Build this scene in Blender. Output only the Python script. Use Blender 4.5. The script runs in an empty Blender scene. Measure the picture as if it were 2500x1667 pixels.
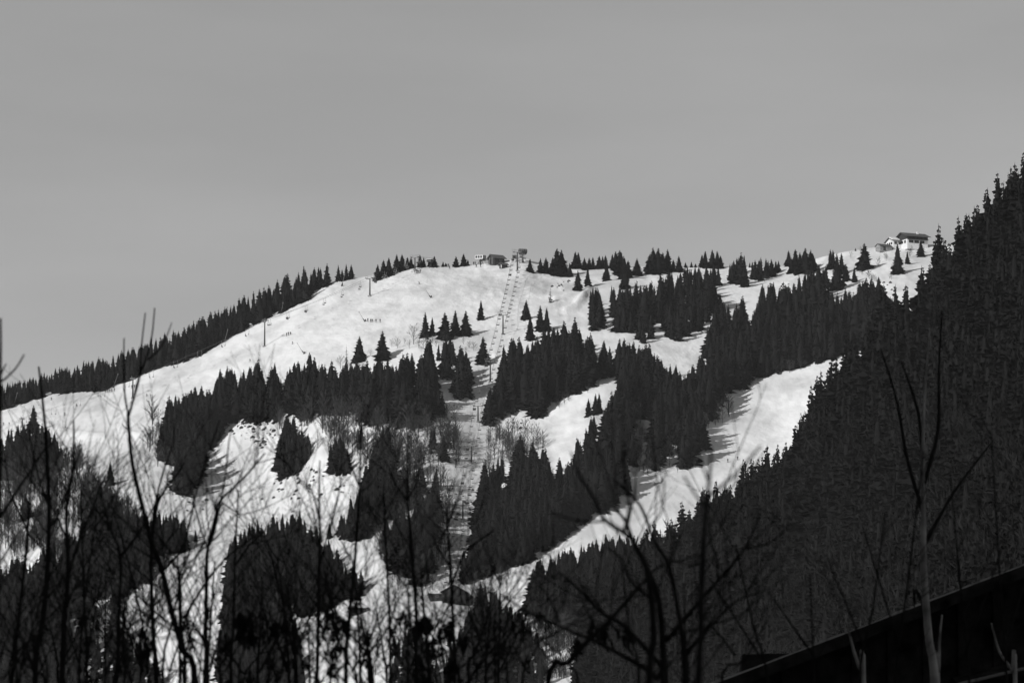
import bpy, math, random
import numpy as np
from mathutils import Vector

rng = np.random.default_rng(11)
random.seed(11)
R = math.radians
SC = bpy.context.scene
COL = SC.collection

# ------------------------------------------------------------------ camera
PITCH = R(8.0)
FPX = 13890.0                      # focal length in photo pixels (2500 wide)
CAM = np.array([0.0, 0.0, 1.7])
cd = bpy.data.cameras.new('camera')
cd.sensor_width = 36.0
cd.lens = 36.0 * FPX / 2500.0
cd.clip_start = 0.5
cd.clip_end = 40000
cd.dof.use_dof = True
cd.dof.focus_distance = 2600
cd.dof.aperture_fstop = 13.0
cam = bpy.data.objects.new('camera', cd)
COL.objects.link(cam)
cam.location = CAM
cam.rotation_euler = (R(90) + PITCH, 0, 0)
SC.camera = cam

# ------------------------------------------------------------------ sky, sun, exposure
SUN_EL, SUN_AZ = R(25), R(-135)     # azimuth clockwise from +Y (view direction)
W = bpy.data.worlds.new('World'); SC.world = W; W.use_nodes = True
nt = W.node_tree; nt.nodes.clear()
sky = nt.nodes.new('ShaderNodeTexSky'); sky.sky_type = 'NISHITA'; sky.sun_disc = False
sky.sun_elevation = SUN_EL; sky.sun_rotation = SUN_AZ
sky.air_density = 1.0; sky.dust_density = 0.6; sky.ozone_density = 1.0; sky.altitude = 900
bw = nt.nodes.new('ShaderNodeRGBToBW')
bg = nt.nodes.new('ShaderNodeBackground'); bg.inputs['Strength'].default_value = 0.087
wo = nt.nodes.new('ShaderNodeOutputWorld')
tcw = nt.nodes.new('ShaderNodeTexCoord'); mpw = nt.nodes.new('ShaderNodeMapping'); mpw.inputs['Rotation'].default_value = (0, R(22), 0); mpw.inputs['Scale'].default_value = (5, 5, 26)
cln = nt.nodes.new('ShaderNodeTexNoise'); cln.inputs['Scale'].default_value = 1.6; cln.inputs['Detail'].default_value = 5
clr = nt.nodes.new('ShaderNodeMapRange'); clr.inputs['From Min'].default_value = .35; clr.inputs['From Max'].default_value = .7; clr.inputs['To Min'].default_value = .95; clr.inputs['To Max'].default_value = 1.08
mul = nt.nodes.new('ShaderNodeMath'); mul.operation = 'MULTIPLY'
nt.links.new(tcw.outputs['Generated'], mpw.inputs[0]); nt.links.new(mpw.outputs[0], cln.inputs['Vector']); nt.links.new(cln.outputs[0], clr.inputs['Value'])
nt.links.new(sky.outputs[0], bw.inputs[0]); nt.links.new(bw.outputs[0], mul.inputs[0]); nt.links.new(clr.outputs[0], mul.inputs[1]); nt.links.new(mul.outputs[0], bg.inputs['Color'])
nt.links.new(bg.outputs[0], wo.inputs['Surface'])
sd = bpy.data.lights.new('sun', 'SUN'); sd.energy = 3.4; sd.angle = R(0.5); sd.color = (1, 1, 1)
sun = bpy.data.objects.new('sun', sd); COL.objects.link(sun)
L = Vector((math.sin(SUN_AZ) * math.cos(SUN_EL), math.cos(SUN_AZ) * math.cos(SUN_EL), math.sin(SUN_EL)))
sun.rotation_euler = L.to_track_quat('Z', 'Y').to_euler()
sun.location = (-300, 200, 400)
SC.view_settings.view_transform = 'Standard'; SC.view_settings.look = 'None'
SC.view_settings.exposure = 0.0; SC.view_settings.gamma = 1.0
SC.view_settings.use_curve_mapping = False
SC.render.engine = 'CYCLES'
SC.cycles.use_denoising = True
SC.cycles.max_bounces = 4; SC.cycles.diffuse_bounces = 2

# ------------------------------------------------------------------ helpers
def mat(name, g, rough=0.9, var=0.0, scale=1.0, spec=0.2, bump=0.0, bscale=2.0, stretch=None, metallic=0.0):
    m = bpy.data.materials.new(name); m.use_nodes = True
    n = m.node_tree; b = n.nodes['Principled BSDF']
    b.inputs['Base Color'].default_value = (g, g, g, 1)
    b.inputs['Roughness'].default_value = rough
    b.inputs['Specular IOR Level'].default_value = spec
    b.inputs['Metallic'].default_value = metallic
    tc = n.nodes.new('ShaderNodeTexCoord'); mp = n.nodes.new('ShaderNodeMapping')
    n.links.new(tc.outputs['Object'], mp.inputs[0])
    if stretch: mp.inputs['Scale'].default_value = stretch
    if var > 0:
        t = n.nodes.new('ShaderNodeTexNoise'); t.inputs['Scale'].default_value = scale; t.inputs['Detail'].default_value = 4
        n.links.new(mp.outputs[0], t.inputs['Vector'])
        r = n.nodes.new('ShaderNodeMapRange')
        r.inputs['From Min'].default_value = 0.3; r.inputs['From Max'].default_value = 0.7
        r.inputs['To Min'].default_value = max(0, g - var); r.inputs['To Max'].default_value = min(0.95, g + var)
        n.links.new(t.outputs[0], r.inputs['Value']); n.links.new(r.outputs[0], b.inputs['Base Color'])
    if bump > 0:
        t2 = n.nodes.new('ShaderNodeTexNoise'); t2.inputs['Scale'].default_value = bscale; t2.inputs['Detail'].default_value = 5
        bp = n.nodes.new('ShaderNodeBump'); bp.inputs['Strength'].default_value = bump; bp.inputs['Distance'].default_value = 1.0
        n.links.new(mp.outputs[0], t2.inputs['Vector'])
        n.links.new(t2.outputs[0], bp.inputs['Height']); n.links.new(bp.outputs[0], b.inputs['Normal'])
    return m

M = {
    'slopewood': mat('bare_twigs_painted_shade', 0.020, 0.95, 0.006, 0.5, 0.02),  # darker copy of the bare twigs, the slope's shade put into the colour
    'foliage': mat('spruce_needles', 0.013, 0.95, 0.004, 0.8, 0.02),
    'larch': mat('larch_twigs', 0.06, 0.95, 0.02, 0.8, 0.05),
    'trunk': mat('conifer_bark', 0.05, 0.95, 0.02, 3.0, 0.05),
    'brush': mat('bare_twigs', 0.06, 0.95, 0.02, 0.5, 0.03),
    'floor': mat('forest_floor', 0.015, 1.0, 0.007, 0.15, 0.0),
    'meadow': mat('winter_meadow', 0.10, 1.0, 0.05, 0.2, 0.0),
    'twig': mat('dark_wet_bark', 0.018, 0.9, 0.008, 12.0, 0.05),
    'seed': mat('withered_seed_keys', 0.016, 0.95, 0.006, 30.0, 0.0),
    'steel': mat('galvanised_steel', 0.22, 0.6, 0.05, 1.0, 0.3),
    'darksteel': mat('dark_painted_steel', 0.05, 0.6, 0.02, 1.0, 0.3),
    'white': mat('white_panel', 0.75, 0.5, 0.05, 1.0, 0.4),
    'timber': mat('dark_timber', 0.045, 0.85, 0.02, 2.0, 0.1),
    'roof': mat('weathered_roof', 0.10, 0.85, 0.03, 1.5, 0.1),
    'stucco': mat('white_stucco', 0.72, 0.9, 0.06, 1.0, 0.1),
    'stone': mat('grey_stone_wall', 0.25, 0.95, 0.1, 1.2, 0.1),
    'glass': mat('dark_window_glass', 0.02, 0.15, 0, 1, 0.5),
    'cloth': mat('dark_ski_clothes', 0.03, 0.9, 0.01, 3.0, 0.1),
    'cable': mat('steel_cable', 0.06, 0.6, 0, 1, 0.3),
    'oldwood': mat('blackened_boards', 0.028, 0.95, 0.022, 5.0, 0.03),
    'snowcap': mat('roof_snow', 0.82, 0.9, 0.04, 1.0, 0.1),
    'vergesnow': mat('old_dirty_snow', 0.30, 0.95, 0.06, 6.0, 0.05),
    'rock': mat('bare_earth_rock', 0.06, 1.0, 0.03, 0.6, 0.05),
}

# snow: grooming streaks and soft relief
def snow_material():
    m = bpy.data.materials.new('piste_snow'); m.use_nodes = True
    n = m.node_tree; b = n.nodes['Principled BSDF']
    b.inputs['Roughness'].default_value = 0.75; b.inputs['Specular IOR Level'].default_value = 0.15
    tc = n.nodes.new('ShaderNodeTexCoord')
    def noise(scale, stretch, rot, detail=4):
        mp = n.nodes.new('ShaderNodeMapping'); mp.inputs['Scale'].default_value = stretch; mp.inputs['Rotation'].default_value = (0, 0, rot)
        t = n.nodes.new('ShaderNodeTexNoise'); t.inputs['Scale'].default_value = scale; t.inputs['Detail'].default_value = detail
        n.links.new(tc.outputs['Object'], mp.inputs[0]); n.links.new(mp.outputs[0], t.inputs['Vector'])
        return t.outputs[0]
    a = noise(0.06, (1, 0.16, 1), R(62))        # long groomed streaks
    c = noise(0.02, (1, 1, 1), 0)               # broad patches
    d = noise(0.35, (1, 0.5, 1), R(50))         # skied-up texture
    mx = n.nodes.new('ShaderNodeMath'); mx.operation = 'ADD'
    n.links.new(a, mx.inputs[0]); n.links.new(c, mx.inputs[1])
    r = n.nodes.new('ShaderNodeMapRange')
    r.inputs['From Min'].default_value = 0.75; r.inputs['From Max'].default_value = 1.15
    r.inputs['To Min'].default_value = 0.60; r.inputs['To Max'].default_value = 0.86
    n.links.new(mx.outputs[0], r.inputs['Value']); n.links.new(r.outputs[0], b.inputs['Base Color'])
    e_ = noise(0.22, (1, 0.07, 1), R(58), 6)    # ski and groomer tracks
    tr = n.nodes.new('ShaderNodeMath'); tr.operation = 'MULTIPLY_ADD'; tr.inputs[1].default_value = 0.8
    n.links.new(e_, tr.inputs[0]); n.links.new(mx.outputs[0], tr.inputs[2])
    r.inputs['From Min'].default_value = 1.12; r.inputs['From Max'].default_value = 1.58
    n.links.new(tr.outputs[0], r.inputs['Value'])
    d2 = n.nodes.new('ShaderNodeMath'); d2.operation = 'MULTIPLY_ADD'; d2.inputs[1].default_value = 0.9
    n.links.new(e_, d2.inputs[0]); n.links.new(d, d2.inputs[2]); d = d2.outputs[0]
    ad = n.nodes.new('ShaderNodeMath'); ad.operation = 'MULTIPLY_ADD'; ad.inputs[1].default_value = 0.45
    n.links.new(d, ad.inputs[0]); n.links.new(a, ad.inputs[2])
    bp = n.nodes.new('ShaderNodeBump'); bp.inputs['Strength'].default_value = 1.0; bp.inputs['Distance'].default_value = 0.9
    n.links.new(ad.outputs[0], bp.inputs['Height']); n.links.new(bp.outputs[0], b.inputs['Normal'])
    return m
M['snow'] = snow_material()

def np_mesh(name, V, F):
    """V (n,3) float, F (m,3|4) int -> mesh"""
    V = np.ascontiguousarray(V, dtype=np.float32); F = np.ascontiguousarray(F, dtype=np.int32)
    me = bpy.data.meshes.new(name)
    k = F.shape[1]
    me.vertices.add(len(V)); me.vertices.foreach_set('co', V.ravel())
    me.loops.add(F.size); me.loops.foreach_set('vertex_index', F.ravel())
    me.polygons.add(len(F))
    me.polygons.foreach_set('loop_start', np.arange(0, F.size, k, dtype=np.int32))
    me.polygons.foreach_set('loop_total', np.full(len(F), k, dtype=np.int32))
    me.update(calc_edges=True); me.validate()
    return me

def link(name, me, material=None, parent=None, loc=None, smooth=False):
    o = bpy.data.objects.new(name, me)
    if material is not None and me is not None and len(me.materials) == 0: me.materials.append(material)
    if smooth and me is not None: me.polygons.foreach_set('use_smooth', np.ones(len(me.polygons), dtype=bool))
    COL.objects.link(o)
    if parent: o.parent = parent
    if loc is not None: o.location = loc
    return o

def tag(o, label=None, cat=None, group=None, kind=None):
    if label: o['label'] = label
    if cat: o['category'] = cat
    if group: o['group'] = group
    if kind: o['kind'] = kind
    return o

def empty(name, loc, rz=0.0, label=None, cat=None, group=None, sc=1.0):
    o = bpy.data.objects.new(name, None); COL.objects.link(o)
    o.location = loc; o.rotation_euler = (0, 0, rz); o.scale = (sc, sc, sc)
    o.empty_display_size = 0.3
    return tag(o, label, cat, group)

class MB:
    def __init__(s): s.v = []; s.f = []
    def poly(s, vs, fs):
        k = len(s.v); s.v += [tuple(map(float, p)) for p in vs]; s.f += [tuple(i + k for i in f) for f in fs]; return s
    def box(s, c, d, rz=0.0):
        x, y, z = d[0] / 2, d[1] / 2, d[2] / 2
        ca, sa = math.cos(rz), math.sin(rz); P = []
        for (a, b, e) in ((-x,-y,-z),(x,-y,-z),(x,y,-z),(-x,y,-z),(-x,-y,z),(x,-y,z),(x,y,z),(-x,y,z)):
            P.append((c[0] + a * ca - b * sa, c[1] + a * sa + b * ca, c[2] + e))
        return s.poly(P, [(0,3,2,1),(4,5,6,7),(0,1,5,4),(1,2,6,5),(2,3,7,6),(3,0,4,7)])
    def tube(s, pts, rad, n=6, cap=True):
        pts = [Vector(p) for p in pts]
        if not hasattr(rad, '__len__'): rad = [rad] * len(pts)
        P = []; Fc = []
        for i, p in enumerate(pts):
            d = (pts[min(i + 1, len(pts) - 1)] - pts[max(i - 1, 0)])
            if d.length < 1e-9: d = Vector((0, 0, 1))
            d.normalize()
            a = d.cross(Vector((0.31, 0.95, 0.05)));
            if a.length < 1e-3: a = d.cross(Vector((1, 0, 0)))
            a.normalize(); b = d.cross(a)
            for k in range(n):
                t = 2 * math.pi * k / n
                P.append(p + (a * math.cos(t) + b * math.sin(t)) * rad[i])
        for i in range(len(pts) - 1):
            for k in range(n):
                Fc.append((i * n + k, i * n + (k + 1) % n, (i + 1) * n + (k + 1) % n, (i + 1) * n + k))
        if cap:
            Fc.append(tuple(range(n))[::-1]); Fc.append(tuple((len(pts) - 1) * n + k for k in range(n)))
        return s.poly(P, Fc)
    def prism(s, prof, y0, y1):          # profile in x,z extruded along y
        n = len(prof); P = [(x, y0, z) for x, z in prof] + [(x, y1, z) for x, z in prof]
        return s.poly(P, [tuple(range(n)), tuple(range(n, 2 * n))[::-1]] + [(i, i + n, (i + 1) % n + n, (i + 1) % n) for i in range(n)])
    def mesh(s, name):
        me = bpy.data.meshes.new(name); me.from_pydata(s.v, [], s.f); me.update(); return me
    def build(s, name, material, parent=None, smooth=False):
        return link(name, s.mesh(name), material, parent, smooth=smooth)

# value noise in the plane
_tab = np.random.default_rng(5).random((256, 256))
def vnoise(x, y):
    xi = np.floor(x).astype(int); yi = np.floor(y).astype(int)
    fx = x - xi; fy = y - yi; fx = fx * fx * (3 - 2 * fx); fy = fy * fy * (3 - 2 * fy)
    g = lambda a, b: _tab[a % 256, b % 256]
    return (g(xi, yi) * (1 - fx) + g(xi + 1, yi) * fx) * (1 - fy) + (g(xi, yi + 1) * (1 - fx) + g(xi + 1, yi + 1) * fx) * fy - 0.5

# ------------------------------------------------------------------ view geometry: photo pixel + distance -> point
def at(u, v, Y):
    u = np.asarray(u, float); v = np.asarray(v, float); Y = np.asarray(Y, float)
    x = (u - 1250) / FPX; w = (833.5 - v) / FPX
    dy = math.cos(PITCH) - w * math.sin(PITCH); dz = math.sin(PITCH) + w * math.cos(PITCH)
    k = Y / dy
    return np.stack(np.broadcast_arrays(CAM[0] + x * k, CAM[1] + Y, CAM[2] + dz * k), -1)

CROP = {1: (0, 560, .3189), 2: (600, 560, .3189), 3: (1200, 560, .3189), 4: (1800, 360, .3189),
        5: (0, 1000, .4253), 6: (700, 1000, .4253), 7: (1200, 1000, .4253), 8: (1700, 800, .5529)}
def c(n, *pts):
    ox, oy, k = CROP[n]
    return [(ox + k * x, oy + k * y) for x, y in pts]

# ---- main mountain
CREST = np.array([(-900,1300),(-500,1130),(-100,1010),(0,980),(121,945),(255,926),(354,886),(478,840),(552,802),(625,770),(700,737),
    (756,708),(810,686),(887,675),(1015,649),(1072,650),(1142,648),(1206,641),(1254,634),(1282,630),(1310,641),(1379,651),(1497,650),
    (1573,651),(1675,652),(1774,652),(1905,651),(1991,632),(2061,614),(2128,603),(2183,599),(2272,596),(2400,600),(2700,640),(3400,760)], float)
_cu = np.arange(-1300, 3801, 4.0)
def _smooth(sig):
    k = np.arange(-int(sig), int(sig) + 1) * 1.0; k = np.exp(-(k * 4 / sig) ** 2 / 2); k /= k.sum()
    y = np.interp(_cu, CREST[:, 0], CREST[:, 1]); pad = len(k) // 2
    return np.convolve(np.concatenate([np.full(pad, y[0]), y, np.full(pad, y[-1])]), k, 'valid')
_cf, _cw = _smooth(9), _smooth(110)
def crest(u): return np.interp(u, _cu, _cf)
def crest_wide(u): return np.interp(u, _cu, _cw)
def gdepth(s):
    # distance gained in metres for s pixels below the crest: gentle summit slope, steeper face lower down
    s = np.maximum(s, 0)
    k = np.array([0, 15, 60, 180, 320, 520, 800, 1300.])
    g = np.array([0, 26, 82, 205, 300, 395, 505, 680.])
    # monotone smooth: average of shifted interpolations
    return sum(np.interp(s + d, k, g) for d in (-24, -12, 0, 12, 24)) / 5 - sum(np.interp(d, k, g) for d in (-24, -12, 0, 12, 24)) / 5
RIDGELETS = [  # banks and cuts: polyline (photo px), height m, half width px
    (c(3, (480,560),(600,545),(700,540)), 1.3, 7), (c(3, (740,480),(690,560),(640,610),(570,640)), 1.6, 7),
    (c(3, (440,712),(600,690),(750,676)), 1.2, 4), (c(3, (790,450),(900,430),(1100,410),(1280,395)), 1.2, 4),
    (c(5, (330,150),(480,160),(600,168),(700,130)), 2.6, 7), (c(5, (700,140),(800,160),(900,105)), 2.2, 6),
    (c(4, (380,1060),(560,940),(690,850)), 1.0, 4),
    (c(2, (1900,960),(1960,980),(2000,960)), 1.5, 6), (c(2, (1720,1080),(1850,1060),(1960,1040)), 1.2, 5),
    (c(2, (940,990),(1060,950),(1330,900)), 1.4, 5), (c(7, (1190,270),(1400,250),(1640,300)), 0.8, 10),
]
def seg_dist(u, v, poly):
    best = np.full(np.shape(u), 1e9)
    for (x0, y0), (x1, y1) in zip(poly[:-1], poly[1:]):
        dx, dy = x1 - x0, y1 - y0; L2 = dx * dx + dy * dy
        t = np.clip(((u - x0) * dx + (v - y0) * dy) / L2, 0, 1)
        best = np.minimum(best, np.hypot(u - x0 - t * dx, v - y0 - t * dy))
    return best
def blob(u, v, cu, cv, ru, rv): return np.exp(-((u - cu) / ru) ** 2 - ((v - cv) / rv) ** 2)
def hill(u, v):
    u = np.asarray(u, float); v = np.asarray(v, float)
    s0 = v - crest(u); t = np.clip(s0 / 110, 0, 1); t = t * t * (3 - 2 * t)
    s = s0 + (crest(u) - crest_wide(u)) * t
    D = 2800 - gdepth(s)
    # broad relief: gullies and shoulders
    D = D + 40 * blob(u, v, 640, 1180, 170, 160) * 1.0 - 30 * blob(u, v, 330, 1250, 150, 200) + 25 * blob(u, v, 1180, 1150, 90, 300) \
          + 22 * blob(u, v, 1330, 1050, 110, 160) - 20 * blob(u, v, 1450, 1080, 90, 150) + 30 * blob(u, v, 1850, 1020, 170, 130)
    D = D + 26 * np.tanh((u - 270) / 110) * blob(u, v, 290, 1130, 260, 70)
    p = at(u, v, D)
    x, y = p[..., 0], p[..., 1]
    fade = np.clip(s0 / 40, 0.15, 1)
    dz = (3.0 * vnoise(x / 60 + 7, y / 90 + 3) + 1.0 * vnoise(x / 17, y / 30) + 0.35 * vnoise(x / 6 + 31, y / 9)) * fade
    rough = blob(u, v, 1330, 720, 110, 60) + 0.8 * blob(u, v, 960, 900, 120, 40) + 0.5 * blob(u, v, 2150, 660, 200, 60) + 0.8 * blob(u, v, 900, 1080, 300, 60)
    dz = dz + rough * (0.9 * vnoise(x / 3.1, y / 5.0) + 0.5 * vnoise(x / 1.6 + 9, y / 3))
    mog = blob(u, v, 1190, 715, 70, 60)
    dz = dz + mog * 1.1 * vnoise(x / 2.6 + y / 16, y / 9 + 5)
    for pl, h, w in RIDGELETS:
        d = seg_dist(u, v, pl); dz = dz + h * np.exp(-(d / w) ** 2)
    p = p.copy(); p[..., 2] += dz
    return p
def h1(u, v): return hill(np.array([u]), np.array([v]))[0]

def grid_faces(nr, nc):
    a = np.arange(nr * nc).reshape(nr, nc)
    return np.stack([a[:-1, :-1], a[1:, :-1], a[1:, 1:], a[:-1, 1:]], -1).reshape(-1, 4)

us = np.concatenate([np.arange(-900, -60, 30), np.arange(-60, 2560, 5.5), np.arange(2560, 3400, 30)])
ss = np.concatenate([np.arange(0, 40, 3), np.arange(40, 420, 4), np.arange(420, 1100, 7), [1200, 1400]])
UU, SS = np.meshgrid(us, ss)
G = hill(UU, crest(UU) + SS)
# foot of the mountain down to the valley and the far side behind the crest
foot = [G[-1] * 1.0 for _ in range(2)]
foot[0] = G[-1].copy(); foot[0][:, 1] -= 150; foot[0][:, 2] = np.minimum(foot[0][:, 2] - 70, 60)
foot[1] = G[-1].copy(); foot[1][:, 1] -= 420; foot[1][:, 2] = -6
back = []
for dy, dz in ((900, -420), (420, -170), (180, -52), (80, -14), (34, -3.5), (12, -0.7)):
    b = G[0].copy(); b[:, 1] += dy; b[:, 2] += dz; back.append(b)
G = np.concatenate([np.stack(back), G, np.stack(foot)], 0)
me = np_mesh('mountain', G.reshape(-1, 3), grid_faces(G.shape[0], G.shape[1])[:, ::-1])
tag(link('mountain', me, M['snow'], smooth=True), 'snow-covered ski mountain filling the middle of the view', None, None, 'structure')

# ---- nearer wooded spur at right
CREST2 = np.array([(1180,2100),(1340,1800),(1390,1690),(1420,1600),(1446,1500),(1490,1434),(1560,1402),(1650,1366),(1740,1330),(1790,1290),(1850,1252),(1900,1232),
    (1945,1195),(1972,1130),(2000,1075),(2040,1020),(2085,960),(2125,905),(2200,825),(2300,720),(2400,610),(2500,520),(2650,400),(2900,250),(3400,60)], float)
def crest2(u): return np.interp(u, CREST2[:, 0], CREST2[:, 1])
def dep2(u): return np.interp(u, [1180, 1300, 1700, 1950, 2100, 2500, 3400], [2080, 2040, 1900, 1790, 1700, 1500, 1300])
def spur(u, v):
    u = np.asarray(u, float); v = np.asarray(v, float)
    s = np.maximum(v - crest2(u), 0)
    D = dep2(u) - 0.55 * s + 40 * vnoise(u / 120, v / 200)* np.clip(s / 60, 0, 1)
    p = at(u, v, D).copy()
    p[..., 2] += 1.5 * vnoise(p[..., 0] / 20, p[..., 1] / 20) * np.clip(s / 40, 0, 1)
    return p
us2 = np.arange(1360, 3400, 10.0)
ss2 = np.concatenate([np.arange(0, 60, 8), np.arange(60, 1300, 24)])
UU, SS = np.meshgrid(us2, ss2)
G2 = spur(UU, np.minimum(crest2(UU) + SS, 1900 + SS * 0.05))
ft = G2[-1].copy(); ft[:, 1] -= 250; ft[:, 2] = -6
bk = []
for dy, dz in ((500, -260), (200, -90), (70, -22), (20, -3)):
    b = G2[0].copy(); b[:, 1] += dy; b[:, 2] += dz; bk.append(b)
G2 = np.concatenate([np.stack(bk), G2, ft[None]], 0)
me = np_mesh('wooded_spur', G2.reshape(-1, 3), grid_faces(G2.shape[0], G2.shape[1])[:, ::-1])
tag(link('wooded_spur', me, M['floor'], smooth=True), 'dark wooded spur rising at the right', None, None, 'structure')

# ---- valley ground, one sheet to the horizon
gm = np_mesh('ground', np.array([(-15000,-3000,0),(15000,-3000,0),(15000,25000,0),(-15000,25000,0)]), np.array([(0,1,2,3)]))
tag(link('ground', gm, M['meadow']), 'dark winter valley floor', None, None, 'structure')

# ---- added hill, out of view behind and left: put there to shade the foreground
hx = np.linspace(-1500, 1500, 41); hy = np.linspace(-420, 420, 29); HX, HY = np.meshgrid(hx, hy)
HZ = 260 * np.exp(-(HY / 150) ** 2) * np.exp(-(HX / 900) ** 4) * (1 + .25 * vnoise(HX / 160 + 3, HY / 120)) - 8
ld = np.array([L.x, L.y]) / math.hypot(L.x, L.y); nd = np.array([-ld[1], ld[0]])
HP = np.stack([ld[0] * (330 - HY) + nd[0] * HX, ld[1] * (330 - HY) + nd[1] * HX + 20, HZ], -1)
me = np_mesh('foreground_shade_hill', HP.reshape(-1, 3), grid_faces(29, 41))
tag(link('foreground_shade_hill', me, M['floor'], smooth=True), 'added unseen hill behind the viewpoint that shades the foreground', None, None, 'structure')

# ------------------------------------------------------------------ tree shapes (unit height)
def spruce_shape(seed, nw, nb, rad=0.2, core=0.55, gap=0.0, tri=3, spiky=1.0):
    r = np.random.default_rng(seed); V = []; F = []
    lean = r.normal(0, .008, 2)
    for i in range(nw):
        t = 0.03 + 0.95 * (i + 0.3 * r.random()) / nw
        rt = rad * (1 - t) ** 0.92 * min(1, 0.72 + t * 3.0) + 0.004
        n = max(3, int(round(nb * (0.45 + 0.55 * (1 - t)))))
        a0 = r.random() * 6.28
        for k in range(n):
            if r.random() < gap: continue
            a = a0 + 6.283 * k / n + r.normal(0, .25)
            q = rt * (0.55 + 0.55 * r.random() * spiky)
            z = t + r.normal(0, .008)
            dr = 0.10 + 0.45 * (1 - t) + r.normal(0, .1)
            ca, sa = math.cos(a), math.sin(a); cx, cy = lean[0] * t, lean[1] * t
            w = q * (0.2 + 0.14 * r.random()) + 0.004; tl = r.normal(0, .5)
            p0 = (cx, cy, z + 0.012)
            p1 = (cx + q * ca, cy + q * sa, z - dr * q + 0.10 * q)
            m = 0.55 * q
            pl = (cx + m * ca - w * sa * math.cos(tl), cy + m * sa + w * ca * math.cos(tl), z - dr * m + w * math.sin(tl))
            pr = (cx + m * ca + w * sa * math.cos(tl), cy + m * sa - w * ca * math.cos(tl), z - dr * m - w * math.sin(tl))
            b = len(V); V += [p0, pl, p1, pr]; F += [(b, b + 1, b + 2), (b, b + 2, b + 3)]
            if tri >= 3:
                V.append((cx + 0.6 * q * ca, cy + 0.6 * q * sa, z - dr * q * .6 - 0.028 - 0.05 * r.random() * (1 - t))); F.append((b, b + 2, b + 4))
            if tri >= 4:   # hanging side twigs
                b2 = len(V); g = 0.82 * q
                V += [(cx + g * ca - w * sa * .9, cy + g * sa + w * ca * .9, z - dr * g - 0.012), (cx + g * ca + w * sa * .9, cy + g * sa - w * ca * .9, z - dr * g - 0.012), (cx + .5 * q * ca, cy + .5 * q * sa, z - dr * q * .5)]
                F.append((b2, b2 + 1, b2 + 2))
    if core > 0:
        b = len(V); n = 7; lv = 5
        for j in range(lv):
            t = 0.05 + 0.8 * j / (lv - 1)
            for k in range(n):
                q = rad * (1 - t) ** 0.85 * core * (0.75 + .5 * r.random()); a = 6.283 * k / n
                V.append((q * math.cos(a), q * math.sin(a), t + r.normal(0, .02)))
        for j in range(lv - 1):
            for k in range(n):
                i0, i1, i2, i3 = b + j * n + k, b + j * n + (k + 1) % n, b + (j + 1) * n + (k + 1) % n, b + (j + 1) * n + k
                F += [(i0, i1, i2), (i0, i2, i3)]
    V += [(0.006, 0, .9), (-0.006, 0.003, .9), (0, 0, 1.0)]; F.append((len(V) - 3, len(V) - 2, len(V) - 1))
    return np.array(V), np.array(F)
def trunk_shape(rad=0.016, top=0.9, n=5):
    V = []; F = []
    for j, (z, q) in enumerate(((-0.03, rad * 1.25), (0.05, rad), (top, rad * .2))):
        for k in range(n): V.append((q * math.cos(6.283 * k / n), q * math.sin(6.283 * k / n), z))
    for j in range(2):
        for k in range(n):
            i0, i1 = j * n + k, j * n + (k + 1) % n
            F += [(i0, i1, i1 + n), (i0, i1 + n, i0 + n)]
    return np.array(V), np.array(F)
def strip(V, F, p, q, w0, w1, ax):
    """thin three-sided limb"""
    p = np.array(p, float); q = np.array(q, float); d = q - p; d /= np.linalg.norm(d) + 1e-9
    a = np.cross(d, ax); a /= np.linalg.norm(a) + 1e-9; b2 = np.cross(d, a); b = len(V)
    for k in range(3):
        t = 2.094 * k; o = a * math.cos(t) + b2 * math.sin(t); V.append(p + o * w0); V.append(q + o * w1)
    for k in range(3):
        i, j = b + 2 * k, b + 2 * ((k + 1) % 3); F += [(i, j, j + 1), (i, j + 1, i + 1)]
def bare_shape(seed, spread=0.32, nb=14, sub=7, rounded=False, w=0.02):
    r = np.random.default_rng(seed); V = []; F = []; ax = np.array([.3, .8, .5])
    strip(V, F, (0, 0, -.03), (0, 0, .45), w, w * .7, ax); strip(V, F, (0, 0, .45), (.02 * r.normal(), .02 * r.normal(), .95), w * .7, w * .15, ax)
    for i in range(nb):
        z = 0.15 + 0.65 * i / nb; a = i * 2.4 + r.normal(0, .3); l = (0.52 if rounded else 0.42) * (1 - 0.45 * z) * (.8 + .4 * r.random())
        el = r.uniform(.6, 1.15) if not rounded else r.uniform(.35, 1.1)
        d = np.array([math.cos(a) * math.cos(el), math.sin(a) * math.cos(el), math.sin(el)]); p = np.array([0, 0, z]); q = p + d * l * np.array([spread / .32, spread / .32, 1])
        q[2] = min(q[2], 1.0)
        strip(V, F, p, q, w * .45, w * .12, ax)
        for s_ in range(sub):
            f = r.uniform(.25, .95); d2 = d + r.normal(0, .5, 3) + np.array([0, 0, .35]); d2 /= np.linalg.norm(d2)
            p2 = p + (q - p) * f; q2 = p2 + d2 * l * r.uniform(.25, .5)
            sd_ = np.cross(q2 - p2, r.normal(0, 1, 3)); sd_ /= np.linalg.norm(sd_) + 1e-9; b = len(V)
            V += [p2 + sd_ * w * .34, p2 - sd_ * w * .34, q2]; F.append((b, b + 1, b + 2))
    return np.array(V), np.array(F)

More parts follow.
